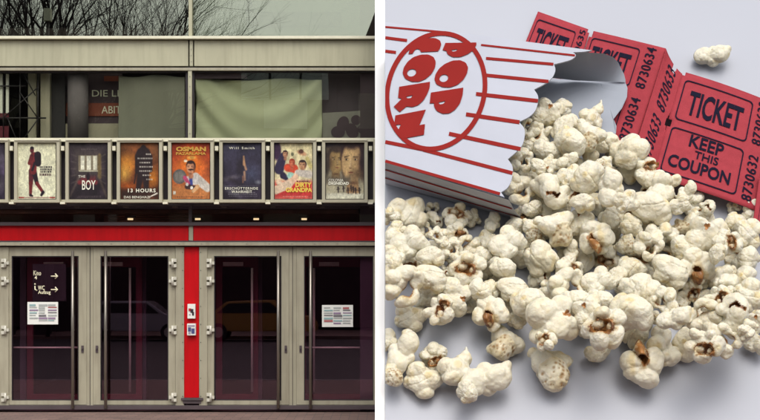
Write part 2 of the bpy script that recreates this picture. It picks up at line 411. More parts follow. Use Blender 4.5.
tr = MB()
Y = .12
for a, b in (((20, 70), (20, 142)), ((38, 70), (38, 142)), ((-20, 118), (46, 118)), ((-20, 86), (26, 86))):
    p, q = at(*a, Y), at(*b, Y); tr.tube([(p[0], Y, p[1]), (q[0], Y, q[1])], .012, 6)
for a, b in (((38, 88), (4, 118)), ((20, 92), (38, 118)), ((38, 120), (22, 142)), ((4, 74), (4, 142)), ((8, 118), (18, 142)), ((24, 74), (36, 96))):
    p, q = at(*a, Y), at(*b, Y); tr.tube([(p[0], Y-.03, p[1]), (q[0], Y-.03, q[1])], .009, 6)
tag(tr.build('scaffold', M['black']), 'black steel scaffold braces behind the far left of the middle window', 'scaffold')
wp = empty('daylight_panel', 'narrow white panel imitating daylit window strips, with red foot, at far left behind the glass', 'panel', (at(2, 0, .16)[0], .16, 3.8))  # added panel, white paint imitates daylight in a back window
MB().pbox(-6, 74, 2.4, 113, .16, .03).pbox(5.8, 74, 8.6, 113, .16, .03).build('panel', M['white'], wp)
MB().pbox(-6, 113.3, 8.6, 119, .16, .03).pbox(-6, 126, 8.6, 141, .16, .03).build('foot', M['redin'], wp)
bb = empty('display_board', 'pale display board with dark rounded shapes low behind the right window', 'board', (at(350, 0, 0.10)[0], 0.10, at(0, 143, 0.10)[1]))
MB().prism([(*(lambda q: (q[0], 0.10, q[1]))(at(px_, py_, 0.10)),) for px_, py_ in ((322.5, 143), (322.5, 113), (349, 111.5), (374, 109.5), (374, 143))], (0, .03, 0)).build('board', mk_mat('pale_board', (.24, .23, .21), .7, 0, .2, 2), bb)
bs = MB()
for (cx, cy, rx, ry, a) in ((343, 124, 6, 8, .3), (338, 132, 7, 6, 0), (356, 120, 5, 5, 0), (352, 131, 6, 8, -.4), (364, 130, 7, 5, .4)):
    pts = []
    for k in range(20):
        t = 2*math.pi*k/20; dx, dy = rx*math.cos(t), ry*math.sin(t)
        x, z = at(cx + dx*math.cos(a)-dy*math.sin(a), cy + dx*math.sin(a)+dy*math.cos(a), 0.09); pts.append((x, 0.094 - .001*cx/100, z))
    bs.poly(pts)
bs.build('painted_shape', M['inner'], bb)

# ------------------------------------------------------------------ posters
class Img:
    def __init__(s, w, h, c0, c1=None):
        s.w, s.h = w, h; s.y, s.x = np.mgrid[0:h, 0:w].astype(float); s.x = (s.x+.5)/w; s.y = (s.y+.5)/h
        c0 = np.array(c0, float); c1 = np.array(c1 if c1 is not None else c0, float)
        s.a = c0 + (c1-c0)*s.y[..., None]
    def put(s, m, c, al=1.0):
        m = np.clip(m, 0, 1)[..., None]*al; s.a = s.a*(1-m) + np.array(c, float)*m; return s
    def ell(s, cx, cy, rx, ry, c, soft=.3, ang=0.0, al=1.0):
        ca, sa = math.cos(ang), math.sin(ang); X = (s.x-cx); Y = (s.y-cy)*1.3
        u = (X*ca+Y*sa)/rx; v = (-X*sa+Y*ca)/(ry*1.3)
        return s.put((1-np.sqrt(u*u+v*v))/soft + .0, c, al)
    def rect(s, x0, y0, x1, y1, c, soft=.015, al=1.0):
        m = np.minimum(np.minimum(s.x-x0, x1-s.x), np.minimum(s.y-y0, y1-s.y))/soft + .5
        return s.put(m, c, al)
    def seg(s, x0, y0, x1, y1, r0, r1, c, soft=.02, al=1.0):
        ax, ay = x1-x0, (y1-y0)*1.3; px, py = s.x-x0, (s.y-y0)*1.3
        t = np.clip((px*ax+py*ay)/(ax*ax+ay*ay+1e-9), 0, 1)
        return s.put((r0+(r1-r0)*t - np.hypot(px-t*ax, py-t*ay))/soft + .5, c, al)
    def noise(s, amp, n, seed):
        r = np.random.default_rng(seed); g = r.normal(0, 1, (n+2, n+2))
        fx, fy = s.x*n, s.y*n; ix, iy = fx.astype(int), fy.astype(int); u, v = fx-ix, fy-iy
        u = u*u*(3-2*u); v = v*v*(3-2*v)
        val = (g[iy, ix]*(1-u)+g[iy, ix+1]*u)*(1-v) + (g[iy+1, ix]*(1-u)+g[iy+1, ix+1]*u)*v
        s.a = s.a*(1+amp*val[..., None]); return s
    def lines(s, x0, x1, y, n, dy, c, seed, h=.010, al=.8):
        r = random.Random(seed)
        for k in range(n):
            x = x0 + r.uniform(0, .05)
            while x < x1 - r.uniform(0, .06):
                w = r.uniform(.015, .05); s.rect(x, y+k*dy-h, min(x+w, x1), y+k*dy+h, c, .008, al); x += w + .015
        return s
def person_face(im, cx, cy, rx, ry, skin, hair, dark, turn=0):
    mixc = lambda a, b, t: tuple(a[k]*(1-t)+b[k]*t for k in range(3))
    sd = 1 if turn <= 0 else -1; ox = turn*.12*rx
    im.ell(cx, cy - ry*.30, rx*1.15, ry*.95, hair, .18).seg(cx, cy + ry*.7, cx, cy + ry*1.35, rx*.42, rx*.55, mixc(skin, dark, .45), .04)
    im.ell(cx + ox*.6, cy + ry*.02, rx*.96, ry*1.0, mixc(skin, dark, .25), .16).ell(cx + ox - sd*rx*.18, cy - ry*.05, rx*.72, ry*.86, skin, .8)
    im.ell(cx + sd*rx*.72, cy + ry*.15, rx*.42, ry*.85, mixc(dark, hair, .3), .9, 0, .75)
    im.ell(cx + ox, cy - ry*.88, rx*.95, ry*.36, hair, .5, 0, .95)
    for q in (-1, 1):
        ex = cx + q*rx*.38 + ox
        im.ell(ex, cy - ry*.13, rx*.28, ry*.13, mixc(skin, dark, .7), .9, 0, .8).ell(ex, cy - ry*.12, rx*.17, ry*.045, mixc(skin, (235, 230, 215), .4), .5, 0, .8)
        im.ell(ex + ox*.4, cy - ry*.12, rx*.075, ry*.05, (24, 18, 20), .4).seg(ex - rx*.2, cy - ry*.24, ex + rx*.2, cy - ry*(.27 - .03*q), rx*.035, rx*.02, hair, .02, .9)
    im.seg(cx + ox*1.2, cy - ry*.12, cx + ox*1.8 + sd*rx*.05, cy + ry*.22, rx*.05, rx*.10, mixc(skin, dark, .55), .05, .6).seg(cx + ox - sd*rx*.05, cy - ry*.1, cx + ox*1.5 - sd*rx*.04, cy + ry*.2, rx*.04, rx*.06, mixc(skin, (250, 240, 220), .4), .04, .5)
    im.ell(cx + ox*1.7, cy + ry*.29, rx*.16, ry*.035, dark, .6, 0, .8).ell(cx + ox*1.3, cy + ry*.49, rx*.27, ry*.055, mixc(dark, (150, 50, 50), .4), .5, 0, .85).ell(cx + ox*1.3, cy + ry*.60, rx*.2, ry*.04, dark, .9, 0, .5)
    im.ell(cx + ox*.5, cy + ry*.98, rx*.6, ry*.12, dark, .9, 0, .7)
    return im
W_, H_ = 126, 168
P = []
def new(c0, c1=None):
    im = Img(W_, H_, c0, c1); P.append(im); return im
i = new((60, 52, 66), (44, 36, 52)); i.noise(.35, 6, 1).ell(.8, .3, .3, .2, (120, 112, 122), 1, 0, .6).ell(.8, .75, .3, .2, (150, 140, 140), 1, 0, .5)
i = new((226, 224, 188), (222, 222, 190))
R1, R2, DK = (112, 40, 42), (84, 34, 40), (36, 26, 34)
i.seg(.36, .50, .34, .72, .075, .055, R2).seg(.34, .72, .33, .93, .05, .035, R1).seg(.42, .50, .50, .72, .07, .05, DK).seg(.50, .72, .66, .88, .045, .035, R1)
i.seg(.66, .88, .62, .93, .04, .03, DK).seg(.33, .93, .38, .945, .03, .02, DK)
i.seg(.42, .24, .40, .50, .10, .085, R1).seg(.52, .22, .53, .36, .09, .08, DK).seg(.36, .24, .30, .36, .05, .04, R2).seg(.30, .36, .36, .26, .04, .03, R1)
i.ell(.37, .125, .065, .065, R2, .3).ell(.37, .09, .06, .035, DK, .4).seg(.44, .36, .38, .48, .03, .03, DK)
i.lines(.56, .90, .43, 3, .042, (40, 34, 40), 3, .016, .9).lines(.56, .94, .565, 1, .042, (66, 40, 46), 4, .02, .9)
i.rect(.02, .965, .98, .985, (150, 120, 110)).rect(.02, .965, .16, .985, (150, 40, 40)).rect(.84, .965, .98, .985, (150, 40, 40))
i = new((56, 47, 53), (40, 32, 38))
i.noise(.15, 8, 2).rect(.12, .10, .88, .60, (84, 74, 68), .15, .6).rect(.24, .22, .76, .50, (128, 118, 96), .02).rect(.30, .23, .40, .48, (222, 220, 196), .02).rect(.46, .23, .57, .48, (226, 224, 200), .02).rect(.63, .23, .73, .48, (214, 212, 188), .02)
i.rect(.26, .49, .76, .51, (190, 186, 160), .01).seg(.80, .22, .80, .60, .04, .05, (120, 100, 60), .04, .8)
i.seg(.26, .70, .70, .70, .05, .05, (128, 50, 52), .05).rect(.30, .60, .70, .72, (112, 44, 48), .08, .8).ell(.50, .60, .06, .08, (36, 26, 32), .4)
i.seg(.02, .95, .25, .62, .02, .03, (110, 96, 84), .06, .6).seg(.98, .95, .78, .62, .02, .03, (104, 90, 72), .06, .6)
for k in range(5): i.seg(.05, .2+.13*k, .18, .24+.11*k, .012, .012, (104, 94, 88), .03, .5).seg(.95, .2+.13*k, .84, .24+.11*k, .012, .012, (104, 94, 80), .03, .5)
i.lines(.28, .74, .11, 1, .03, (112, 104, 100), 5, .008, .5).lines(.2, .85, .95, 2, .022, (96, 84, 84), 6, .006, .6)
i = new((112, 66, 34), (104, 50, 24))
i.noise(.2, 5, 12).ell(.18, .36, .34, .24, (226, 150, 52), 1.0, 0, .9).ell(.10, .55, .26, .22, (238, 186, 84), 1, 0, .8).ell(.84, .62, .22, .24, (230, 140, 40), 1, 0, .85).ell(.9, .15, .3, .2, (134, 84, 48), 1, 0, .8).ell(.22, .78, .35, .12, (200, 96, 30), 1, 0, .8)
D3 = (40, 28, 30)
i.ell(.60, .10, .085, .08, D3, .3).seg(.60, .22, .60, .50, .20, .15, D3, .04).seg(.46, .24, .44, .50, .08, .06, D3, .03).seg(.76, .24, .78, .48, .08, .06, D3, .03).seg(.54, .5, .46, .84, .10, .06, D3, .04).seg(.66, .5, .68, .84, .10, .06, D3, .04).seg(.44, .42, .36, .72, .025, .015, D3)
i.rect(0, .82, 1, 1, (44, 30, 28), .1, .8)
for k, (a, b) in enumerate(((.62, .80), (.44, .84), (.45, .84), (.45, .86), (.46, .82), (.56, .84), (.64, .84))): i.lines(a, b, .20 + .075*k, 1, .05, (196, 190, 176), 20+k, .013, .85)
rr = random.Random(3)
for k in range(40): i.ell(rr.random(), rr.random()*.8, .010, .008, (60, 36, 22), .6, 0, .8)
i.seg(.74, .97, .96, .90, .008, .02, (220, 216, 200), .02)
i = new((176, 66, 26), (196, 112, 60))
i.noise(.1, 4, 4).ell(.5, .35, .5, .32, (236, 130, 36), 1, 0, .9).ell(.10, .1, .3, .3, (130, 34, 20), 1, 0, .7).ell(.9, .1, .3, .3, (136, 40, 22), 1, 0, .7)
i.rect(0, .76, 1, 1, (186, 118, 66), .12).ell(.20, .60, .19, .14, (96, 92, 88), .12).ell(.20, .60, .15, .11, (120, 116, 108), .3)
i.seg(.62, .62, .94, .80, .12, .10, (206, 198, 186), .03).seg(.42, .66, .60, .66, .09, .12, (198, 192, 184), .03).seg(.50, .62, .50, .74, .04, .05, (60, 72, 140), .02).seg(.34, .62, .44, .72, .05, .04, (176, 66, 100), .03)
person_face(i, .50, .44, .12, .11, (212, 152, 112), (46, 28, 26), (110, 62, 44), -1); i.ell(.50, .475, .09, .018, (40, 26, 26), .4)
i.ell(.36, .32, .06, .03, (236, 220, 190), .4).ell(.52, .26, .15, .04, (232, 186, 90), .5, 0, .7)
i.seg(.40, .78, .60, .80, .06, .05, (60, 40, 40), .03).ell(.40, .74, .045, .035, (226, 222, 210), .3).ell(.52, .80, .045, .035, (230, 226, 214), .3).seg(.56, .86, .68, .78, .04, .05, (212, 168, 120), .02)
i.rect(.03, .86, .10, .92, (220, 216, 200)).lines(.04, .9, .965, 1, .02, (90, 60, 44), 8, .01, .8)
i = new((52, 50, 66), (50, 42, 56))
i.noise(.15, 4, 6).ell(.75, .55, .35, .25, (74, 80, 104), 1, 0, .8).ell(.22, .62, .35, .06, (104, 98, 104), 1, -.2, .8).ell(.30, .68, .3, .06, (44, 36, 44), 1, .3, .9).ell(.92, .70, .12, .05, (150, 154, 160), .9, 0, .7).ell(.2, .86, .4, .07, (96, 96, 104), 1, .5, .8)
i.ell(.46, .42, .15, .20, (44, 38, 48), .6).seg(.54, .24, .55, .38, .02, .035, (206, 156, 110), .03, .9).seg(.56, .38, .60, .47, .025, .03, (196, 148, 110), .03, .8).seg(.56, .52, .57, .66, .03, .02, (178, 136, 104), .03, .8).seg(.52, .60, .52, .70, .02, .02, (120, 84, 70), .03)
i.rect(.05, .76, .95, .765, (160, 156, 160), .008, .5).lines(.12, .9, .885, 2, .03, (150, 146, 150), 9, .007, .7).lines(.12, .9, .95, 1, .03, (120, 116, 120), 10, .006, .6)
i = new((220, 208, 160), (226, 212, 170))
i.noise(.06, 6, 8).rect(0, .70, 1, 1, (204, 52, 50), .12).rect(0, .90, 1, 1, (190, 70, 66), .1, .7)
i.ell(.06, .14, .13, .2, (62, 40, 66), .3).seg(.12, .46, .22, .24, .13, .09, (54, 46, 72), .03).seg(.22, .58, .3, .62, .08, .06, (48, 40, 62), .03)
i.seg(.34, .44, .52, .46, .09, .10, (206, 74, 48), .03).ell(.46, .36, .06, .06, (214, 120, 90), .3)
person_face(i, .28, .20, .07, .06, (214, 160, 120), (60, 42, 40), (120, 70, 56)); person_face(i, .46, .36, .075, .07, (222, 120, 84), (150, 60, 40), (130, 50, 40))
person_face(i, .74, .40, .10, .085, (214, 164, 120), (54, 38, 36), (120, 70, 54), -1); i.ell(.47, .20, .05, .04, (110, 110, 84), .4).ell(.72, .18, .16, .05, (196, 150, 112), .4, .3).ell(.70, .15, .08, .05, (90, 60, 48), .4)
i.seg(.60, .53, .92, .56, .07, .09, (206, 196, 182), .03).seg(.86, .28, .95, .42, .05, .05, (200, 186, 120), .03).ell(.42, .58, .12, .07, (168, 214, 196), .4).seg(.36, .76, .56, .60, .09, .07, (232, 192, 160), .03).seg(.04, .84, .36, .74, .1, .1, (232, 206, 176), .03).seg(.1, .70, .26, .80, .06, .07, (226, 200, 170), .03)
i.lines(.56, .92, .685, 1, .03, (70, 30, 30), 11, .012, .8).lines(.2, .9, .955, 1, .02, (226, 180, 160), 12, .008, .6)
i = new((96, 84, 62), (196, 190, 160))
i.noise(.1, 5, 10).rect(0, 0, 1, .08, (44, 32, 38), .06).ell(.52, .1, .3, .14, (40, 28, 34), .5)
person_face(i, .26, .32, .22, .24, (176, 146, 92), (62, 48, 40), (84, 60, 44), 1)
i.ell(.02, .34, .10, .3, (60, 50, 44), .5).ell(.48, .42, .10, .3, (78, 58, 44), .6, 0, .9)
i.ell(.76, .06, .40, .22, (50, 34, 38), .4); person_face(i, .71, .34, .31, .38, (216, 182, 126), (56, 38, 38), (96, 62, 46), -1)
i.ell(1.0, .34, .14, .42, (52, 36, 40), .5).ell(.85, .55, .3, .14, (96, 74, 54), 1, 0, .8)
i.rect(0, .60, .66, .72, (92, 84, 72), .08, .8).rect(0, .90, 1, 1, (222, 220, 196), .04)
for k, (x, y) in enumerate(((.32, .84), (.46, .83), (.58, .86), (.66, .82), (.78, .86), (.88, .86), (.72, .84))): i.seg(x, y-.05, x+.01, y+.04, .022, .014, (50, 40, 40), .02, .9).seg(x-.03, y-.01, x+.04, y-.02, .01, .01, (60, 46, 44), .02, .8)

def poster_mesh(im, x0, y0, x1, y1, Y, parent):
    im.noise(.05, 11, 91).noise(.05, 24, 92).noise(.05, 60, 93)
    w, h = im.w, im.h; vs, cols = [], []
    c = Vector((0, 0, 0)); p = parent
    while p is not None: c += p.location; p = p.parent
    for j in range(h):
        for k in range(w):
            x, z = at(x0 + (x1-x0)*k/(w-1), y0 + (y1-y0)*j/(h-1), Y)
            vs.append((x - c.x, Y - c.y, z - c.z)); cols.append((*lin(np.clip(im.a[j, k], 0, 255)*.94), 1))
    fs = [(j*w+k, (j+1)*w+k, (j+1)*w+k+1, j*w+k+1) for j in range(h-1) for k in range(w-1)]
    me = bpy.data.meshes.new('poster'); me.from_pydata(vs, [], fs); me.update()
    at_ = me.color_attributes.new('Col', 'FLOAT_COLOR', 'POINT'); at_.data.foreach_set('color', np.array(cols, dtype=np.float32).ravel())
    return link('poster', me, M['poster'], parent)
PLAB = ['poster case cut off at the far left edge of the row, dull purple print',
        'poster case with white poster of a walking figure in dark red',
        'poster case with dark poster of a bright window and the word BOY',
        'poster case with fiery orange poster of a dark soldier silhouette',
        'poster case with orange comedy poster under gold title lettering',
        'poster case with dark blue poster showing a lit face in profile',
        'poster case with red and cream poster titled in yellow lettering',
        'poster case with sepia poster of two large faces',
        'poster case sliver at the right end of the row, mostly cut off']
YC = -.42
starts = [14 + 51.33*(k-1) for k in range(9)]
texts = {2: ([('THE', 27.5+65.3-14-.5, 177.6, 31+65.3-14+3, 175.2, .0), ('BOY', 82.0, 189.8, 95.6, 180.2, .01)], 'letter'),
         3: ([('13 HOURS', 128, 192.4, 155.6, 188.6, .025, 0, 1.25), ('DAS BENGHAZI', 124, 198.3, 150, 195.9, .0)], 'letter'),
         4: ([('OSMAN', 176, 151.4, 206, 146.6, .05), ('PAZARLAMA', 176, 154.9, 206, 152.2, .03)], 'letterg'),
         5: ([('Will Smith', 229, 149.2, 254.5, 146.8, .012, 0, 1.4), ('ERSCHÜTTERNDE', 225, 189.6, 258, 186.6, .01, 0, 1.2), ('WAHRHEIT', 231.5, 193, 252, 190.4, .02, 0, 1.2)], 'letter'),
         6: ([('DIRTY', 295.5, 187.2, 311.5, 182.4, .04), ('GRANDPA', 285.8, 192.2, 312, 187.6, .04)], 'lettery'),
         7: ([('COLONIA', 328.5, 181.6, 343.5, 178.8, .01), ('DIGNIDAD', 328.5, 184.8, 349, 181.8, .05)], 'letter')}
for k, x in enumerate(starts):
    if k == 8: x1 = 375.0
    else: x1 = x + 45.6
    x0 = max(x, -40)
    c = empty('poster_case', PLAB[k], 'poster case', (at((x0+x1)/2, 0, YC)[0], YC, at(0, 203, YC)[1]), 'poster cases in a row above the doors')
    f = MB()
    w = 3.2
    if k < 8:
        f.pbox(x, 139.2, x+w, 202.4, YC, .10); f.pbox(x1-w, 139.2, x1, 202.4, YC, .10)
        f.pbox(x+w, 139.2, x1-w, 142.4, YC, .10); f.pbox(x+w, 199.4, x1-w, 202.4, YC, .10)
        f.build('frame', M['casef'], c)
        MB().pbox(x+w, 142.4, x1-w, 199.4, YC+.06, .035).build('backing', M['dark'], c)
        pm_ = poster_mesh(P[k], x+w+.9, 143.2, x1-w-.7, 198.8, YC+.048, c)
        if k in texts:
            lettering('lettering', texts[k][0], face_fn(YC+.04), M[texts[k][1]], pm_)
        m = MB(); xa, za = at(x+3.0, 139.1, YC-.01); 
        MB().pbox(x+.3, 138.9, x1-.3, 140.4, YC-.018, .016).build('top_lip', M['rail'], c)
    else:
        f.pbox(x, 139.2, x1, 202.4, YC, .10).build('frame', M['casef'], c)
rl = empty('poster_rail', 'long cream metal rail carrying the row of poster cases', 'rail', (-2.7, YC, at(0, 139, YC)[1]))
MB().pbox(BX0, 137.9, 375, 141.4, YC+.12, .06).pbox(BX0, 199.6, 375, 202.8, YC+.12, .06).build('rail_bar', M['rail'], rl)
for k in range(8):
    xx = starts[k] + 45.6 + (51.33-45.6)/2
    MB().pbox(xx-1.6, 146, xx+1.6, 150.5, YC+.02, .45).pbox(xx-2.4, 201.8, xx+2.4, 204.0, YC-.01, .11).build('bracket', M['rail'], rl)
    MB().pbox(xx-2.6, 142, xx+2.6, 199, YC+.19, .02).build('gap_plate', M['dark'], rl)

# downlights behind the transom
for k, x in enumerate((130, 197.5, 256, 304)):
    xx, zz = at(x, 219, .42)
    c = empty('downlight', ['small lit downlight alone behind the left transom glass', 'small lit downlight just right of the transom mullion', 'small lit downlight in the middle of the right transom glass', 'rightmost small lit downlight behind the transom glass'][k], 'ceiling light', (xx, .42, zz), 'lit downlights behind the transom')
    MB().box(xx-.07, xx+.07, .42, .5, zz+.024, zz+.05).build('housing', M['mauve'], c)
    MB().tube([(xx-.038, .45, zz), (xx+.038, .45, zz)], .014, 10).build('bulb', M['lamp'], c)

# notices on the doors
def notice(x0, y0, x1, y1, label):
    c = empty('notice', label, 'notice', (at((x0+x1)/2, 0, .02)[0], .02, at(0, y1, .02)[1]), 'programme notices on the doors')
    MB().pbox(x0, y0, x1, y1, .012, .014).build('sheet', M['white'], c)
    r = random.Random(int(x0)); cols = [mk_mat('print_' + n, cc, .7) for n, cc in (('grey', (.40, .42, .40)), ('red', (.42, .12, .12)), ('violet', (.28, .20, .30)), ('teal', (.28, .42, .42)), ('dark', (.16, .15, .16)))]
    m = MB(); w = (x1-x0-4.5)/3
    for j in range(3):
        for k in range(7):
            a = x0 + 2 + j*(w+.6); b = y0 + 2.2 + k*(y1-y0-4)/7
            if j == 0 and k == 6: continue
            m.pbox(a, b, a + w*r.choice((1, 1, .85, .7)), b + r.choice((1.0, 1.4, 1.9)), .006, .004, r.choice((0, 0, 3, 1 if j != 1 else 0, 2, 4)))
    m.build('print', cols, c)
notice(27.4, 302, 58, 324.4, 'white programme notice on the leftmost door')
notice(322, 305, 353, 327, 'white programme notice on the rightmost door')
M['wayletter'] = mk_mat('bright_lettering', (.92, .86, .60), .6)
# way sign behind the first door
ws = empty('way_sign', 'dark way sign with arrows to Kino and WC Aufzug behind the leftmost door', 'sign', (at(45, 0, .085)[0], .085, at(0, 300, .085)[1]))
MB().pbox(32.5, 264, 66, 301, .085, .02).build('panel', M['dark'], ws)
lettering('lettering', [('Kino', 33.5, 275.4, 41, 270.6, .0), ('4', 34.5, 279.4, 37, 275.8, .01), ('WC', 38, 290, 44.6, 285.6, .01), ('Aufzug', 38, 295, 50.6, 290.4, .01)], face_fn(.026), M['wayletter'], ws)
a = MB()
for yy in (276.2, 289.6):
    x0, z0 = at(51, yy, 0.022); x1, _ = at(57.6, yy, 0.022)
    a.tube([(x0, 0.022, z0), (x1, 0.022, z0)], .009, 6).tube([(x1-.035, 0.022, z0+.035), (x1, 0.022, z0), (x1-.035, 0.022, z0-.035)], .009, 6)
x0, z0 = at(35, 288, 0.022); a.tube([(x0, 0.022, z0+.03), (x0, 0.022, z0-.02), (x0+.03, 0.022, z0-.035)], .009, 6); a.tube([(x0, 0.022, z0+.045), (x0, 0.022, z0+.065)], .011, 6)
a.build('arrow', M['wayletter'], ws)
# boxes on the red panel
def wall_box(x0, y0, x1, y1, label, marks):
    c = empty('wall_box', label, 'wall box', (at((x0+x1)/2, 0)[0], 0, at(0, y1)[1]))
    MB().pbox(x0, y0, x1, y1, -.07, .069).build('case', M['white'], c, .006)
    m = MB()
    for (a, b, cc, d, mi) in marks: m.pbox(a, b, cc, d, -.076, .01, mi)
    m.build('marking', [mk_mat('mark_red', (.42, .02, .03), .5), M['letterd'], mk_mat('mark_blue', (.06, .07, .2), .5), mk_mat('mark_lilac', (.35, .3, .38), .5)], c)
wall_box(187.4, 304, 195.2, 318.6, 'white wall box with a red mark, upper one on the red panel', [(188.6, 308.4, 191, 311.2, 0), (190.4, 309, 193.4, 312.8, 1), (192, 312, 194, 315.4, 1), (189, 314, 190.6, 315.2, 3)])
wall_box(187.0, 323.6, 195.6, 335.4, 'white wall box with a blue face, lower one on the red panel', [(187.8, 325, 194.8, 326.6, 3), (188, 327.4, 191, 331.6, 2), (191.4, 328.4, 194.6, 333.6, 2), (188.2, 332.2, 190.6, 334, 3)])

# ------------------------------------------------------------------ across the street (seen in the glass)
def bare_tree(x, y, h, seed, label):
    r = random.Random(seed); t = empty('bare_tree', label, 'tree', (x, y, 0), 'bare street trees across the road')
    mt, mc = MB(), MB()
    def grow(p, d, L, rad, lev):
        n = 3; pts = [p]; rs = [rad]; dd = d.copy()
        for k in range(n):
            dd = (dd + Vector((r.gauss(0, .13), r.gauss(0, .13), r.gauss(.03, .08)))).normalized()
            pts.append(pts[-1] + dd*L/n); rs.append(rad*(1 - .45*(k+1)/n))
        (mt if lev == 0 else mc).tube(pts, rs, 6 if lev < 2 else 3, cap=False)
        if lev >= 5: return
        for k in range({0: 6, 1: 5, 2: 5, 3: 4, 4: 5}[lev]):
            q = pts[r.choice((1, 2, 3, 3)) if lev else r.choice((2, 3, 3))]
            a = r.uniform(0, 2*math.pi); sp = r.uniform(.35, .9)
            o = dd.orthogonal().normalized(); o.rotate(Matrix.Rotation(a, 3, dd))
            grow(q, (dd + o*sp + Vector((0, 0, .12))).normalized(), L*r.uniform(.55, .8), rs[-1]*r.uniform(.55, .8), lev+1)
    grow(Vector((x, y, 0)), Vector((r.uniform(-.08, .08), 0, 1)).normalized(), h*.30, h*.016, 0)
    mt.build('trunk', M['bark'], t); mc.build('crown', M['bark'], t)
for args in ((-16.0, -40, 26, 57, 'bare tree far back, seen just beside the lamp'), (-11.8, -40.5, 25, 71, 'bare tree far back, nearest the window mullion'), (-21.5, -34, 23, 83, 'bare tree across the road at the far left of the reflection'), (-13.4, -39, 25, 31, 'bare tree set back behind the others, between the two nearest trunks'), (-18.8, -33.8, 22, 44, 'bare tree across the road, nearest the kerb'), (-14.6, -35, 23, 1, 'bare tree across the road, straight and slim in the reflection'), (-13.1, -34.5, 23, 4, 'bare tree across the road with the thickest trunk'), (-17.2, -36, 23, 8, 'bare tree across the road, second from the left in the reflection'), (-20.5, -37.5, 22, 12, 'bare tree set back near the dark block')):
    bare_tree(*args)
ob = empty('apartment_block', 'dark brick block across the road with rows of pale windows', 'building', (4, -46, 0))
MB().box(-34, 30, -54, -46, 0, 12.2).build('wall', M['brick'], ob)
MB().box(-34.3, 30.3, -54.3, -45.7, 12.2, 12.5).build('roof', M['mauve'], ob)
MB().prism([(-1.3, -52, 12.52), (.4, -52, 17), (14, -52, 17), (20, -52, 12.52)], (0, 5.5, 0)).build('gable', M['brick'], ob)
for r_ in range(3):
    for k in range(14):
        w = MB().box(-32+k*4.4, -30+k*4.4, -46.03, -45.9, 3.6+r_*2.8, 5.2+r_*2.8).build('window', M['palecol'] if (k*3+r_) % 4 else M['white'], ob)
cw = MB().box(-6.6, -2.6, -45.97, -45.8, 10.5, 12.1).build('wide_window', mk_mat('pale_sky_glass', (.80, .84, .82), .3, spec=.5), ob)
for xx in (-5.3, -3.9): MB().box(xx-.05, xx+.05, -45.79, -45.74, 10.5, 12.1).build('glazing_bar', M['black'], cw)
lp = empty('street_lamp', 'street lamp with pale box lantern across the road', 'street lamp', (at(47.5, 0, 32)[0]*1.0, -32, 0))
LX = lp.location.x
MB().tube([(LX, -32, 0), (LX, -32, 11.5)], [.09, .06], 10).build('pole', M['mauve'], lp)
MB().box(LX-.13, LX+.13, -32.15, -31.85, 11.5, 11.95).build('lantern', M['rail'], lp, .03)
def car(x, y, m, label):
    c = empty('parked_car', label, 'car', (x, y, -.12)); r = 4.3/2
    prof = [(-r, .35), (-r, .75), (-r+.15, .95), (-r+.55, 1.0), (-r+1.1, 1.42), (.55, 1.45), (1.15, 1.0), (r-.15, .85), (r, .6), (r, .35)]
    MB().prism([(x+a, y-.8, b-.12) for a, b in prof], (0, 1.6, 0)).build('body', m, c, .05)
    for yy in (y-.815, y+.80):
        MB().prism([(x+a, yy, b-.12) for a, b in ((-r+.75, 1.0), (-r+1.17, 1.34), (.5, 1.37), (.98, 1.0))], (0, .015, 0)).build('side_window', M['carglass'], c)
    for wx in (-1.35, 1.35):
        for yy in (y-.83, y+.63):
            w = MB().tube([(x+wx, yy, .2), (x+wx, yy+.2, .2)], .32, 18).build('wheel', M['rubber'], c)
            MB().tube([(x+wx, yy-.01, .2), (x+wx, yy+.21, .2)], .19, 14).build('rim', M['hinge'], w)
car(-9.0, -31.5, M['carpaint'], 'silver parked car across the road, mirrored in the second door')
car(-4.6, -31.6, mk_mat('ochre_car_paint', (.55, .30, .06), .3, .1, coat=.5), 'ochre parked car across the road, mirrored in the third door')

# ------------------------------------------------------------------ the white table and divider
def zt(y_at):   # table plane height at a given Y
    return BO.z + (y_at - BO.y)*math.tan(TILT)
yf = BO.y + (0.0 - BO.z)/math.tan(TILT); yb = 3.6
tt = MB()
tt.prism([(0.0, yf, 0.0), (0.0, yb, zt(yb)), (0.0, yb + .3, zt(yb)), (0.0, yb+.3, 0)], (9.5, 0, 0))
tag(tt.build('tabletop', M['table']), 'smooth white tabletop under the spilled popcorn and tickets', 'tabletop')
dv = MB()
A = [(0, yf), (0, yb)]
pts = []
for y in (yf, yb):
    w = 10.0*K*(D + y)/D
    pts.append((-w, y, zt(y)))
pts += [(-.003, yb, zt(yb)), (-.003, yf, zt(yf))]
dv.prism(pts, (0, .06, -.0))
tag(dv.build('divider', M['border']), 'bright white dividing strip between the cinema front and the tabletop', 'divider')

# ------------------------------------------------------------------ popcorn box
def pl3(a, b, c):
    n = (b-a).cross(c-a).normalized()
    return a, (n if n.dot(CAM - a) > 0 else -n)
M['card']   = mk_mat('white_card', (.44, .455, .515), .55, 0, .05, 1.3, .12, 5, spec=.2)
M['cardin'] = mk_mat('shaded_card_inside', (.30, .325, .375), .7, 0, .03, 2)  # shade inside the box is put into this darker, bluer card colour
M['ink']    = mk_mat('red_ink', (.24, .012, .009), .6, 0, .05, 3, spec=.1)
box = empty('popcorn_box', 'red striped white popcorn box lying on its side', 'popcorn box', tuple(bt(480, 130, 0)))
H1 = .80
FA, FN = pl3(bt(385.2, 22, .62), bt(590, 53, H1), bt(508, 200, H1))
def fp(px, py, off=0.0):
    q = plane_pt(px, py, FA + FN*off, FN)
    return q
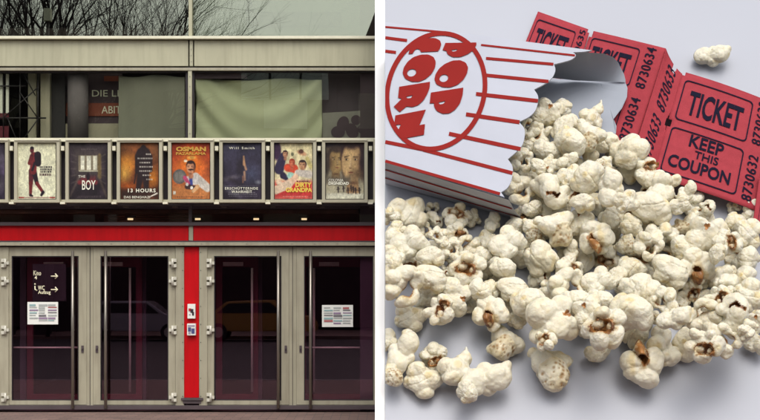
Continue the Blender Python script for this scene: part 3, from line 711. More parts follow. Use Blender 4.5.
# lip of the front panel: scallops traced along the mouth, walked from the upper corner to the lower one
def scallop(pts, bulge, n=8):
    out = []
    for (a, b), bl in zip(zip(pts, pts[1:]), bulge):
        a, b = Vector(a), Vector(b); d = b-a; nrm = Vector((-d.y, d.x)).normalized()*-1
        for k in range(n):
            t = k/n; out.append(tuple(a + d*t + nrm*(-bl)*math.sin(math.pi*t)*-1))
    out.append(pts[-1]); return out
lip = [(592,50.3),(583,51.7),(573,52.2),(575.5,55),(570,60),(563,62.6),(554,64.2),(555.2,68),(554.8,72.5),(552.5,77),(547,82.7),(534,89.5),(537.6,95),(538.3,100.5),(537.5,105),(535,110),(529,116.7),(518.7,121.7),(523.3,128),(524.7,135),(523.3,143),(519.5,150),(507.8,159),(512,167),(513,175),(509,185),(501,192.3),(504.5,197)]
def spline(pts, sharp, n=5):                        # smooth curve through the points, kept pointed at the marked ones
    out = []
    for k in range(len(pts)-1):
        p1, p2 = Vector(pts[k]), Vector(pts[k+1])
        p0 = Vector(pts[k-1]) if k > 0 and k not in sharp else p1 - (p2-p1)*.3
        p3 = Vector(pts[k+2]) if k+2 < len(pts) and (k+1) not in sharp else p2 + (p2-p1)*.3
        for q in range(n):
            t = q/n; out.append(tuple(.5*((2*p1) + (p2-p0)*t + (2*p0-5*p1+4*p2-p3)*t*t + (3*p1-p0-3*p2+p3)*t**3)))
    return out + [pts[-1]]
lip = spline([(592,50.3),(583,51.7),(573,52.2),(575.8,55.5),(570,60),(554,64.2),(555.4,70),(552.5,77),(546,83),(534,89.5),(538.2,97),(536,109),(529,116.7),(518.7,121.7),(524,128),(524.7,136),(521,147),(507.8,159),(512.6,167),(512,178),(508,187),(501,192.3),(504.5,197)], (0, 2, 5, 9, 13, 17, 21, 22))
outline = [(385.2, 22)] + [(488, 36.4)] + lip + [(445, 179)] + [(385.2, 161.5)]
fr = MB(); fr.prism([fp(x, y) for x, y in outline], tuple(-FN*.02)); fr.build('front_panel', M['card'], box)
# printed bands and the oval
def strip(m, a, b, w0, w1, fn, off):
    a, b = Vector(a), Vector(b); n = Vector((-(b-a).y, (b-a).x)).normalized()
    N = 6
    L = [a + (b-a)*k/N + n*(w0+(w1-w0)*k/N)*.5 for k in range(N+1)]; R = [a + (b-a)*k/N - n*(w0+(w1-w0)*k/N)*.5 for k in range(N+1)]
    m.poly([fn(p.x, p.y, off) for p in L] + [fn(p.x, p.y, off) for p in R[::-1]])
ik = MB()
for a, b, w in (((481, 44.8), (575, 55.3), 1.9), ((486, 58.2), (553.5, 64.1), 2.8), ((484, 74.9), (548.5, 81.4), 3.4), ((476, 93.8), (538, 100.8), 3.8), ((466, 114.2), (519.5, 122.1), 4.0),
                ((449, 133.6), (520.5, 149), 4.0), ((423, 149.6), (512.5, 173), 3.6), ((385.3, 161.0), (500, 193.8), 3.0), ((385.3, 37.6), (407, 40.4), 3.0), ((385.3, 51), (396, 52.4), 3.0), ((385.3, 26.8), (449, 32.4), 1.8), ((385.3, 141.8), (424, 149.6), 3.6)):
    strip(ik, a, b, w, w, fp, .006)
E0 = Vector((436, 91)); ea, eb = Vector((.30, -.954)), Vector((.954, .30))
def epts(sc):
    out = []
    for k in range(72):
        t = 2*math.pi*k/72; q = E0 + ea*(61*sc[0])*math.cos(t) + eb*(50.4*sc[1])*math.sin(t); out.append(q)
    return out
def clipx(q): return (max(q.x, 385.25), q.y)
oo, ii = epts((1, 1)), epts((.925, .905))
for k in range(72):
    j = (k+1) % 72
    if max(oo[k].x, oo[j].x, ii[k].x, ii[j].x) <= 385.3: continue
    ik.poly([fp(*clipx(p), .010) for p in (oo[k], oo[j], ii[j], ii[k])])
ik.build('stripes', M['ink'], box)
from mathutils.geometry import tessellate_polygon
def oval(cx, cy, rx, ry, a=0, n=16): return [(cx + rx*math.cos(t)*math.cos(a) - ry*math.sin(t)*math.sin(a), cy + rx*math.cos(t)*math.sin(a) + ry*math.sin(t)*math.cos(a)) for t in [2*math.pi*k/n for k in range(n)]]
def rounded(pts, keep=()):                          # one corner-cutting pass on the marked runs
    out = []
    for k, p in enumerate(pts):
        if k in keep: out.append(p); continue
        a, b = pts[k-1], pts[(k+1) % len(pts)]
        out += [(p[0]*.86+a[0]*.14, p[1]*.86+a[1]*.14), (p[0]*.86+b[0]*.14, p[1]*.86+b[1]*.14)]
    return out
GL = [('C', 0, [(140,203),(150,170),(170,140),(205,118),(250,108),(300,107),(330,122),(338,145),(330,170),(318,187),(215,192),(210,178),(195,172),(180,178),(165,202)], None, (0, 9, 10, 14)),
      ('P', 0, [(362,137),(548,134),(548,150),(530,180),(495,205),(450,222),(405,222),(375,205),(368,185),(345,180)], [(397,180),(437,174),(425,187),(405,189)], (0, 1, 8, 9)),
      ('O', 0, [(105,320),(112,285),(135,250),(170,222),(215,207),(260,206),(292,222),(305,250),(300,285),(280,322),(245,352),(205,370),(160,370),(122,352)], oval(160, 316, 28, 22, -.4), ()),
      ('O', 0, [(296,355),(303,325),(325,290),(360,262),(405,243),(450,240),(485,255),(499,285),(492,320),(470,358),(435,388),(390,404),(345,402),(308,385)], oval(353, 349, 27, 22, -.4), ()),
      ('R', 65, [(85,10),(270,-20),(268,15),(255,50),(232,90),(200,120),(165,132),(130,128),(88,162),(52,130),(100,82),(78,76)], [(125,70),(168,60),(155,78),(135,80)], (0, 1, 7, 8, 9, 10, 11)),
      ('P', 65, [(275,45),(470,15),(466,60),(450,110),(420,148),(385,170),(345,172),(310,155),(295,130),(293,108),(268,110)], [(318,105),(365,94),(350,113),(330,116)], (0, 1, 9, 10)),
      ('N', 65, [(55,240),(62,182),(245,147),(207,240),(240,234),(234,298),(105,322),(68,295),(95,236)], None, tuple(range(9)))]
for ch, dy, out_, hole_, keep in GL:
    loops = [rounded(out_, keep)] + ([rounded(hole_)] if hole_ else [])
    loops = [[(385 + x/6, 20 + dy + y/6) for x, y in l_] for l_ in loops]
    flat = [p for l_ in loops for p in l_]
    tr_ = tessellate_polygon([[Vector((x, y, 0)) for x, y in l_] for l_ in loops])
    me = bpy.data.meshes.new('letter'); me.from_pydata([tuple(fp(x, y, .012) - box.location) for x, y in flat], [], [tuple(t) for t in tr_]); me.update()
    link('letter', me, M['ink'], box)
# lower side panel, from the front panel's lower edge down to the table
s0, s1 = fp(385.3, 162.2, -.004), fp(509, 200, -.004)
t0, t1 = bt(385.3, 184, .02), bt(526, 221.5, .02)
def sp(u, f, off=0.0):
    a, b = s0.lerp(s1, u), t0.lerp(t1, u); n = (s1-s0).cross(t0-s0).normalized()
    if n.dot(CAM - s0) < 0: n = -n
    return a.lerp(b, f) + n*(off + .03*math.sin(math.pi*f)*u)
def ruled(name, m, u0, u1, f0, f1, off, nu=14, nf=8):
    bm = bmesh.new(); g = [[bm.verts.new(sp(u0+(u1-u0)*a/nu, f0+(f1-f0)*b/nf, off) - box.location) for b in range(nf+1)] for a in range(nu+1)]
    for a in range(nu):
        for b in range(nf): bm.faces.new((g[a][b], g[a+1][b], g[a+1][b+1], g[a][b+1])).smooth = True
    me = bpy.data.meshes.new(name); bm.to_mesh(me); bm.free(); return link(name, me, m, box)
ruled('side_panel', M['card'], 0, 1, 0, 1, 0)
for f in (.32, .70): ruled('side_stripe', M['ink'], 0, .985, f-.028, f+.028, .006, 14, 2)
# back panel on the table with its scalloped lip, and the far side panel
bl = [(560, 79), (600, 81), (625, 81), (627.5, 88), (627, 97), (622, 108), (613.5, 119), (616.5, 126), (616, 133), (611, 141), (600, 152), (590, 168), (560, 200), (527, 222)]
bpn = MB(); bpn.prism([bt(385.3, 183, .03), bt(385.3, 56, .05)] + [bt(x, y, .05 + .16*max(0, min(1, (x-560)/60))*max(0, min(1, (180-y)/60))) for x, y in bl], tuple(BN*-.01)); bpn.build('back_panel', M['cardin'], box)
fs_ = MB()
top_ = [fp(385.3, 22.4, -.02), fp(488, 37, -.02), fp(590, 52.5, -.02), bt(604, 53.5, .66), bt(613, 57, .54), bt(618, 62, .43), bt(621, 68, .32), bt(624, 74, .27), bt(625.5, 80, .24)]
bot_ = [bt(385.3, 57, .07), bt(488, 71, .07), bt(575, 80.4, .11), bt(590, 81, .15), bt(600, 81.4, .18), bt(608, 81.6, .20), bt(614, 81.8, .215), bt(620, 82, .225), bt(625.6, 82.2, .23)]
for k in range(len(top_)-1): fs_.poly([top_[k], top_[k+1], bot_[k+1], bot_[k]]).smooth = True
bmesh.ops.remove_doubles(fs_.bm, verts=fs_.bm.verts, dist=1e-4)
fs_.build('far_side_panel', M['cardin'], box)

# ------------------------------------------------------------------ tickets
M['ticket']  = mk_mat('red_ticket_card', (.335, .042, .054), .75, 0, .09, 9, .25, 60, spec=.12)
M['ticketd'] = mk_mat('ticket_print', (.010, .009, .022), .8, spec=.08)
strp = empty('ticket_strip', 'folded strip of red admission tickets behind the popcorn box', 'tickets', tuple(bt(650, 110, 0)))
def rrect(u0, v0, u1, v1, r, ru):
    out = []
    for (cu, cv, a) in ((u1-ru, v1-r, 0), (u0+ru, v1-r, 90), (u0+ru, v0+r, 180), (u1-ru, v0+r, 270)):
        for k in range(5):
            t = math.radians(a + 90*k/4); out.append((cu + ru*math.cos(t), cv + r*math.sin(t)))
    return out
def ticket(corners, bend, prints, outline=None, label=None):
    """corners: TL, TR, BR, BL world points; (u, v) from 0,0 at BL to 1,1 at TR; bend bows the card off its plane"""
    TL, TR, BR, BL = corners
    n = (TR-TL).cross(TL-BL).normalized()
    if n.dot(CAM-TL) < 0: n = -n
    def fn(u, v, off=0.0):
        p = BL*(1-u)*(1-v) + BR*u*(1-v) + TL*(1-u)*v + TR*u*v
        return p + n*(off + bend*4*u*(1-u)*(.6+.4*v))
    nu, nv = 28, 30
    bm = bmesh.new()
    g = [[bm.verts.new(fn(i_/nu, j_/nv)) for j_ in range(nv+1)] for i_ in range(nu+1)]
    hole = outline or (lambda u, v: False)
    for i_ in range(nu):
        for j_ in range(nv):
            if hole((i_+.5)/nu, (j_+.5)/nv): continue
            bm.faces.new((g[i_][j_], g[i_+1][j_], g[i_+1][j_+1], g[i_][j_+1])).smooth = True
    bmesh.ops.delete(bm, geom=[v for v in bm.verts if not v.link_faces], context='VERTS')
    bmesh.ops.recalc_face_normals(bm, faces=bm.faces)
    bmesh.ops.translate(bm, verts=bm.verts, vec=-strp.location)
    me = bpy.data.meshes.new('ticket'); bm.to_mesh(me); bm.free()
    t = link('ticket', me, M['ticket'], strp); sm = t.modifiers.new('s', 'SOLIDIFY'); sm.thickness = .006; sm.offset = 0
    items, frames, vert = prints
    if items: lettering('lettering', items, lambda u, v: fn(u, v, .013), M['ticketd'], t)
    if frames:
        for (u0, v0, u1, v1, w) in frames:
            m = MB()
            o1 = rrect(u0, v0, u1, v1, .035, .045); o2 = rrect(u0+w, v0+w*.9, u1-w, v1-w*.9, .03, .038)
            for k in range(len(o1)):
                j_ = (k+1) % len(o1); N = 6
                for s_ in range(N):
                    a_ = s_/N; b_ = (s_+1)/N
                    lp2 = lambda p, q, t_: (p[0]+(q[0]-p[0])*t_, p[1]+(q[1]-p[1])*t_)
                    m.poly([fn(*lp2(o1[k], o1[j_], a_), .013), fn(*lp2(o1[k], o1[j_], b_), .013), fn(*lp2(o2[k], o2[j_], b_), .013), fn(*lp2(o2[k], o2[j_], a_), .013)])
            m.build('print_frame', M['ticketd'], t)
    for (body, u0, v0, u1, v1) in vert:            # numbers reading upwards
        lettering('serial_number', [(body, 0, 0, 1, 1, .012, 0, 1.12)], lambda a_, b_: fn(u0 + (u1-u0)*(1-b_), v0 + (v1-v0)*a_, .013), M['ticketd'], t)
    return t
def notch(pts, r):
    return lambda u, v: any((u-a)**2 + ((v-b)*1.3)**2 < r*r for a, b in pts)
FULL = ([('TICKET', .14, .615, .70, .845, .025), ('KEEP', .25, .345, .585, .455, .02), ('THIS', .325, .255, .56, .325, .012), ('COUPON', .10, .125, .70, .235, .025)],
        [(.05, .545, .78, .93, .012), (.05, .06, .78, .475, .012)])
# the large ticket at the right
tC = [bt(682.5, 71.5, .22), bt(775, 104, .14), bt(757, 211, .20), bt(652, 176, .30)]
ticket(tC, .03, (*FULL, [('8730632', .83, .56, .93, .97), ('8730632', .83, .05, .93, .46)]), notch([(0, 1), (0, .515), (1, .515), (1, 1)], .045))
# the fold between them
tF = [bt(666, 49, .30), bt(682.4, 74, .22), bt(652.5, 175.5, .30), bt(634, 150, .12)]
ticket(tF, -.05, ([], [], [('8730633', .30, .54, .75, .95), ('8730633', .30, .06, .75, .46)]), notch([(1, .515), (.62, 1.0)], .10))
# the middle ticket
tB = [bt(591, 30.5, .05), bt(666, 48.5, .28), bt(634, 149, .08), bt(560, 126, .008)]
ticket(tB, .005, ([('TICKET', .10, .62, .62, .85, .025), ('COUPON', .10, .13, .64, .25, .025)], [(.05, .545, .70, .93, .012), (.05, .06, .70, .475, .012)],
                 [('8730634', .77, .56, .90, .97), ('8730634', .77, .05, .90, .46)]), notch([(0, .98)], .05))
# the left ticket, its lower part under the box
tA = [bt(538, 11.5, .05), bt(590.2, 30, .05), bt(560, 126, .008), bt(497, 112, .008)]
ticket(tA, .0, ([('TICKET', .12, .62, .70, .85, .025), ('COUPON', .12, .13, .70, .25, .025)], [(.05, .545, .78, .93, .012), (.05, .06, .78, .475, .012)],
                 [('8730635', .83, .56, .94, .97)]), notch([(1, 1)], .05))
# the curled end at the right edge
tD = [bt(760, 172, .30), bt(790, 180, .2), bt(785, 236, .25), bt(752, 228, .30)]
ticket(tD, .05, ([], [(.12, .06, .9, .94, .012)], []))

# ------------------------------------------------------------------ popcorn
def surface_nets(F, lo, h):
    n = F.shape[0]; ins = F < 0
    c = [(a, b, d) for a in (0, 1) for b in (0, 1) for d in (0, 1)]
    sl = lambda a: slice(a, n-1+a)
    V = np.stack([F[sl(a), sl(b), sl(d)] for a, b, d in c], -1); I = V < 0
    act = I.any(-1) & ~I.all(-1)
    idx = -np.ones(act.shape, int); idx[act] = np.arange(act.sum())
    Va = V[act]; P_ = np.zeros((len(Va), 3)); cnt = np.zeros(len(Va)); ca = np.array(c, float)
    for i_ in range(8):
        for j_ in range(i_+1, 8):
            if sum(abs(np.array(c[i_])-np.array(c[j_]))) != 1: continue
            m = (Va[:, i_] < 0) != (Va[:, j_] < 0)
            t = np.where(m, Va[:, i_]/np.where(m, Va[:, i_]-Va[:, j_], 1), 0)
            P_ += m[:, None]*(ca[i_] + (ca[j_]-ca[i_])*t[:, None]); cnt += m
    P_ /= cnt[:, None]
    verts = lo + h*(np.argwhere(act) + P_)
    faces = []
    for ax in range(3):
        a = [slice(0, n)]*3; b = [slice(0, n)]*3; a[ax] = slice(0, n-1); b[ax] = slice(1, n)
        A_, B_ = ins[tuple(a)], ins[tuple(b)]
        e = np.argwhere(A_ != B_); o1, o2 = (ax+1) % 3, (ax+2) % 3
        ok = (e[:, o1] > 0) & (e[:, o2] > 0) & (e[:, o1] < n-1) & (e[:, o2] < n-1); e = e[ok]
        fl = A_[tuple(e.T)]
        def cell(d1, d2):
            q = e.copy(); q[:, o1] -= d1; q[:, o2] -= d2; return idx[tuple(q.T)]
        Q = np.stack([cell(1, 1), cell(0, 1), cell(0, 0), cell(1, 0)], -1)
        Q[~fl] = Q[~fl][:, ::-1]; faces.append(Q)
    return verts, np.concatenate(faces)

G = 84; LO, HI = -1.55, 1.55; HH = (HI-LO)/(G-1)
gx = np.linspace(LO, HI, G); GX = np.stack(np.meshgrid(gx, gx, gx, indexing='ij'), -1)
def vnoise(p, f, seed):
    r = np.random.default_rng(seed); T = r.normal(0, 1, (16, 16, 16)); q = p*f + 50; i0 = np.floor(q).astype(int); u = q-i0; u = u*u*(3-2*u)
    out = 0
    for a in (0, 1):
        for b in (0, 1):
            for c in (0, 1):
                w = (u[..., 0] if a else 1-u[..., 0])*(u[..., 1] if b else 1-u[..., 1])*(u[..., 2] if c else 1-u[..., 2])
                out = out + w*T[(i0[..., 0]+a) % 16, (i0[..., 1]+b) % 16, (i0[..., 2]+c) % 16]
    return out
def smin(a, b, k):
    h_ = np.clip(.5 + .5*(b-a)/k, 0, 1); return b + (a-b)*h_ - k*h_*(1-h_)
def ellip(p, c, r):
    q = (p-np.array(c))/np.array(r); return (np.sqrt((q*q).sum(-1)) - 1)*min(r)
def arc(p, c, R, t0, t1, r0, r1, rot):
    pts = [np.array(c) + rot @ np.array((R*math.cos(t), R*math.sin(t), 0)) for t in np.linspace(t0, t1, 12)]
    d = None
    for k, q in enumerate(pts):
        e = np.sqrt(((p-q)**2).sum(-1)) - (r0 + (r1-r0)*k/11)
        d = e if d is None else np.minimum(d, e) if False else smin(d, e, .08)
    return d
def rrot(r):
    q = r.normal(size=4); q /= np.linalg.norm(q); return np.array(Matrix.Rotation(r.uniform(0, 6.28), 3, Vector(q[:3]).normalized()))
def popcorn_proto(kind, seed):
    r = np.random.default_rng(seed)
    def field(p):
        w = np.stack([vnoise(p, 1.6, seed*7+k) for k in range(3)], -1)
        return p + .075*w
    p = field(GX); hull = np.full(GX.shape[:3], 9.0); k1 = .022
    L = []                                             # lobes: centre, radii
    def ring(n, R_, ra, rb, z0=0.0, jit=.3):
        a0 = r.uniform(0, 6.28)
        for k in range(n):
            a = a0 + 6.283*k/n + r.uniform(-jit, jit); q = r.uniform(ra, rb)
            L.append(((R_*math.cos(a), R_*.9*math.sin(a), z0 + r.uniform(-.12, .14)), (q*r.uniform(.9, 1.15), q*r.uniform(.9, 1.1), q)))
    if kind == 'smooth':
        L = [((0, 0, -.08), (.66, .60, .56)), ((r.uniform(-.2, .2), r.uniform(-.2, .2), .22), (.56, .48, .46))]; ring(4, .52, .34, .50)
    elif kind == 'egg':
        L = [((0, 0, .05), (.88, .64, .60)), ((.46, -.22, -.12), (.46, .50, .46)), ((-.45, .30, -.20), (.44, .42, .40)), ((-.1, -.42, -.2), (.46, .36, .4))]
    elif kind == 'twin':
        L = [((-.48, .04, 0), (.54, .56, .52)), ((.42, -.04, .05), (.60, .50, .50)), ((.05, .36, -.16), (.36, .34, .36)), ((.92, .16, -.1), (.26, .28, .3)), ((-.1, -.36, -.1), (.34, .30, .34))]
    elif kind == 'knob':
        for k in range(11):
            v = r.normal(size=3); v /= np.linalg.norm(v); v[2] = abs(v[2])*.9 - .2; q = r.uniform(.24, .42); L.append((tuple(v*.60), (q, q*r.uniform(.85, 1.1), q)))
        L.append(((0, 0, -.1), (.52, .5, .45)))
    elif kind == 'cavity':
        L = [((0, 0, -.16), (.72, .66, .56))]; ring(5, .58, .26, .46, .18, .25)
    elif kind == 'split':
        L = [((0, .12, -.1), (.70, .66, .60)), ((-.45, -.10, .12), (.44, .54, .48)), ((.45, -.16, .10), (.42, .46, .44)), ((-.12, .48, .2), (.48, .38, .42)), ((.36, .36, .12), (.36, .36, .36)), ((.1, -.62, -.1), (.30, .26, .28))]
    elif kind == 'speck':
        L = [((0, .16, 0), (.70, .62, .60)), ((-.38, .36, .14), (.46, .42, .44)), ((.42, .32, .08), (.42, .42, .42)), ((.05, -.36, .10), (.58, .50, .52)), ((-.74, .66, .1), (.24, .2, .22))]
    elif kind == 'curl':
        L = [((-.12, .24, -.1), (.58, .52, .52)), ((.40, .38, .05), (.40, .38, .38)), ((-.48, -.10, .05), (.38, .36, .38)), ((-.25, .50, .18), (.36, .32, .34))]
    elif kind == 'spike':
        L = [((0, -.08, 0), (.64, .58, .54)), ((-.46, .12, .15), (.36, .34, .36)), ((.40, -.28, .12), (.38, .34, .36)), ((.3, .38, .05), (.30, .34, .3)), ((.36, .62, .05), (.20, .28, .2)), ((.40, .86, .06), (.11, .24, .12)), ((-.2, -.45, .2), (.34, .3, .32))]
    d = None
    for c, rad in L:
        c = np.array(c) + (r.uniform(-.06, .06, 3) if kind != 'spike' else 0)
        e = ellip(p, c, np.array(rad)*r.uniform(.93, 1.07)); d = e if d is None else smin(d, e, k1)
    if kind == 'curl':
        d = smin(d, arc(p, (.10, -.36, .18), .34, -2.4, -.5, .25, .17, np.array(Matrix.Rotation(r.uniform(-.4, .4), 3, 'Y'))), .03)
        d = smin(d, arc(p, (.45, .02, .25), .28, -1.2, .5, .24, .18, np.array(Matrix.Rotation(.6, 3, 'X'))), .03)
        cv = ellip(p, (.10, -.34, .12), (.22, .20, .28)); d = np.maximum(d, -cv); hull = cv - .035
    ox, oy, rt = r.uniform(-.22, .22), r.uniform(-.25, .1), r.uniform(0, 3.1)
    if kind == 'cavity':
        X_ = (p[..., 0]-ox)*math.cos(rt) + (p[..., 1]-oy)*math.sin(rt); Y_ = -(p[..., 0]-ox)*math.sin(rt) + (p[..., 1]-oy)*math.cos(rt)
        q_ = np.stack([X_, Y_, p[..., 2]], -1)
        cv = ellip(q_, (0, 0, .52), (.46, .27, .44)) + .05*vnoise(p, 3.2, seed+60); d = np.maximum(d, -cv)
        bump = np.minimum(ellip(q_, (-.20, .05, .20), (.20, .18, .20)), ellip(q_, (.26, -.04, .22), (.15, .16, .16))); d = smin(d, bump, .02)
        fl = np.abs(ellip(q_, (.03, .0, .46), (.42, .25, .42))) - .024
        fl = np.maximum(fl, -(X_*.6 + Y_*.8 + .03*np.sin(X_*14))); fl = np.maximum(fl, p[..., 2] - .50 + .16*vnoise(p, 5, seed+3))
        d = np.minimum(d, fl); hull = np.minimum(np.maximum(cv - .035, -bump + .03), fl - .01) + .035*vnoise(p, 5, seed+9)
    if kind == 'split':
        cv = ellip(p, (.02, -.30, .50), (.17, .42, .44)) + .05*vnoise(p, 3.2, seed+60); d = np.maximum(d, -cv)
        fl = np.maximum(np.abs(ellip(p, (.02, -.34, .46), (.20, .46, .42))) - .025, p[..., 1] + .22); d = np.minimum(d, fl)
        hull = np.minimum(cv - .03, fl - .012) + .03*vnoise(p, 5, seed+9)
    dots = None
    if kind == 'speck':
        dots = []
        while len(dots) < 26:
            q = np.array((.05, -.36)) + r.uniform(-.55, .55, 2)
            if np.hypot(*(q - (.05, -.36))) < .56 and all(np.hypot(*(q-e)) > r.uniform(.07, .15) for e in dots): dots.append(q)
            elif r.random() < .002: break
        dd = np.min([np.hypot(p[..., 0]-q[0], p[..., 1]-q[1]) for q in dots], 0)
        near = (np.hypot(p[..., 0]-.05, p[..., 1]+.36) < .62)*(p[..., 2] > 0)
        d = d - near*.030*np.clip((dd-.045)/.03, 0, 1)
    if kind in ('egg', 'smooth'):                       # a fold line and, on some, a small brown eye
        th = r.uniform(0, 3.14); g_ = np.abs(p[..., 0]*math.cos(th) + p[..., 1]*math.sin(th) + .12*np.sin(p[..., 1]*3) - r.uniform(-.15, .2))
        d = d + .045*np.exp(-(g_/.035)**2)*(p[..., 2] > .1)*(vnoise(p, 1.3, seed+8) > -.2)
        if seed % 3 == 0:
            cv = ellip(p, (.36, .20, .56), (.17, .08, .22)) + .04*vnoise(p, 4, seed+61); d = np.maximum(d, -cv); hull = cv - .02
    if kind == 'knob' and seed % 2:
        cv = ellip(p, (.1, -.12, .60), (.20, .10, .30)) + .04*vnoise(p, 4, seed+61); d = np.maximum(d, -cv); hull = cv - .02
    rg_ = np.clip(1 - np.abs(vnoise(p, 2.6, seed+23))/.10, 0, 1)*np.clip(vnoise(p, 1.5, seed+24), 0, 1)
    d = d + .035*rg_ + .013*vnoise(GX, 4.2, seed+20) + .007*vnoise(GX, 10.5, seed+21)
    v, q = surface_nets(d, LO, HH)
    # sample colour fields at the vertices
    ic = np.clip(np.round((v-LO)/HH).astype(int), 0, G-1)
    hv = hull[ic[:, 0], ic[:, 1], ic[:, 2]]
    yel = np.clip(.5 + .5*vnoise(v, 1.7, seed+30), 0, 1)**2; yl2 = np.clip(vnoise(v, 3.0, seed+31) - .5, 0, 1)
    base = np.array((.72, .68, .55)); warm = np.array((.68, .55, .28)); col = base + (warm-base)*(.28*yel + .60*yl2)[:, None]
    if dots is not None:
        pv = v + .075*np.stack([vnoise(v, 1.6, seed*7+k) for k in range(3)], -1)
        rad_ = np.array([.012 + .048*abs(math.sin(7.3*k))**2 for k in range(len(dots))])
        dv_ = np.min([np.hypot(pv[:, 0]-q_[0], pv[:, 1]-q_[1])/rad_[k] for k, q_ in enumerate(dots)], 0)
        fz = (v[:, 2] > -.05)*np.clip(1.3 - dv_*.62, 0, 1); col = col + (np.array((.33, .18, .05)) - col)*(.9*fz)[:, None]
        fy = (np.hypot(pv[:, 0]-.05, pv[:, 1]+.36) < .60)*(v[:, 2] > -.05)*np.clip(.4 + .5*vnoise(v, 2, seed+77), 0, .6); col = col + (np.array((.58, .46, .24)) - col)*(fy*(1-fz))[:, None]
    tan = np.clip(1 - np.abs(hv)/.10, 0, 1) if kind in ('cavity', 'split', 'curl') else 0*hv
    col = col + (np.array((.44, .29, .10)) - col)*(.7*tan)[:, None]
    hn = np.clip(.5+.45*vnoise(v, 4, seed+40), 0, 1)[:, None]
    hc = np.array((.10, .032, .010)) + (np.array((.42, .19, .055)) - np.array((.10, .032, .010)))*hn
    isb = hv < 0
    c2 = np.where(isb[:, None], hc, col)
    # trim to unit size, keep centre of the outline
    lo_, hi_ = v.min(0), v.max(0); cen = (lo_+hi_)/2; sc = 2/max(hi_[0]-lo_[0], hi_[1]-lo_[1]); v = (v-cen)*sc
    fb = isb[q].sum(1) >= 3
    def part(name, sel, m):
        fq = q[sel]; used = np.unique(fq); mp = -np.ones(len(v), int); mp[used] = np.arange(len(used))
        me = bpy.data.meshes.new(name); me.from_pydata(v[used].tolist(), [], mp[fq].tolist()); me.update()
        a = me.color_attributes.new('Col', 'FLOAT_COLOR', 'POINT'); a.data.foreach_set('color', np.c_[c2[used], np.ones(len(used))].astype(np.float32).ravel())
        me.polygons.foreach_set('use_smooth', np.ones(len(me.polygons), bool)); me.materials.append(m); return me
    return part('popcorn', ~fb, M['pop']), (part('hull', fb, M['hull']) if fb.sum() > 3 else None)
M['pop']  = mk_mat('popcorn_flesh', (.6, .55, .45), .5, vcol=True, var=.06, vscale=2.2, bump=.34, bscale=8, sss=.45, spec=.3)
nt = M['pop'].node_tree; b_ = nt.nodes['Principled BSDF']; old = b_.inputs['Normal'].links[0].from_node
vo = nt.nodes.new('ShaderNodeTexVoronoi'); vo.feature = 'SMOOTH_F1'; vo.inputs['Scale'].default_value = 4.2; vo.inputs['Smoothness'].default_value = .35
tc_ = nt.nodes.new('ShaderNodeTexCoord'); nz = nt.nodes.new('ShaderNodeTexNoise'); nz.inputs['Scale'].default_value = 2.5; nz.inputs['Detail'].default_value = 3
nt.links.new(tc_.outputs['Object'], nz.inputs['Vector'])
ad = nt.nodes.new('ShaderNodeMix'); ad.data_type = 'VECTOR'; ad.inputs['Factor'].default_value = .35
nt.links.new(tc_.outputs['Object'], ad.inputs['A']); nt.links.new(nz.outputs['Color'], ad.inputs['B']); nt.links.new(ad.outputs['Result'], vo.inputs['Vector'])
bp_ = nt.nodes.new('ShaderNodeBump'); bp_.invert = True; bp_.inputs['Strength'].default_value = .42; bp_.inputs['Distance'].default_value = .05
nt.links.new(vo.outputs['Distance'], bp_.inputs['Height']); nt.links.new(old.outputs['Normal'], bp_.inputs['Normal']); nt.links.new(bp_.outputs['Normal'], b_.inputs['Normal'])
M['hull'] = mk_mat('popcorn_hull', (.3, .12, .03), .35, vcol=True, var=.25, vscale=6, bump=.2, bscale=12, spec=.5)
PROTO = {}
for kind, seeds in (('smooth', (2, 4, 14, 6)), ('egg', (5, 8, 22)), ('twin', (7, 8)), ('knob', (9, 10, 24)), ('cavity', (11, 12, 25)), ('split', (13, 15)), ('speck', (16, 17)), ('curl', (18, 19)), ('spike', (20,))):
    PROTO[kind] = [popcorn_proto(kind, s_) for s_ in seeds]

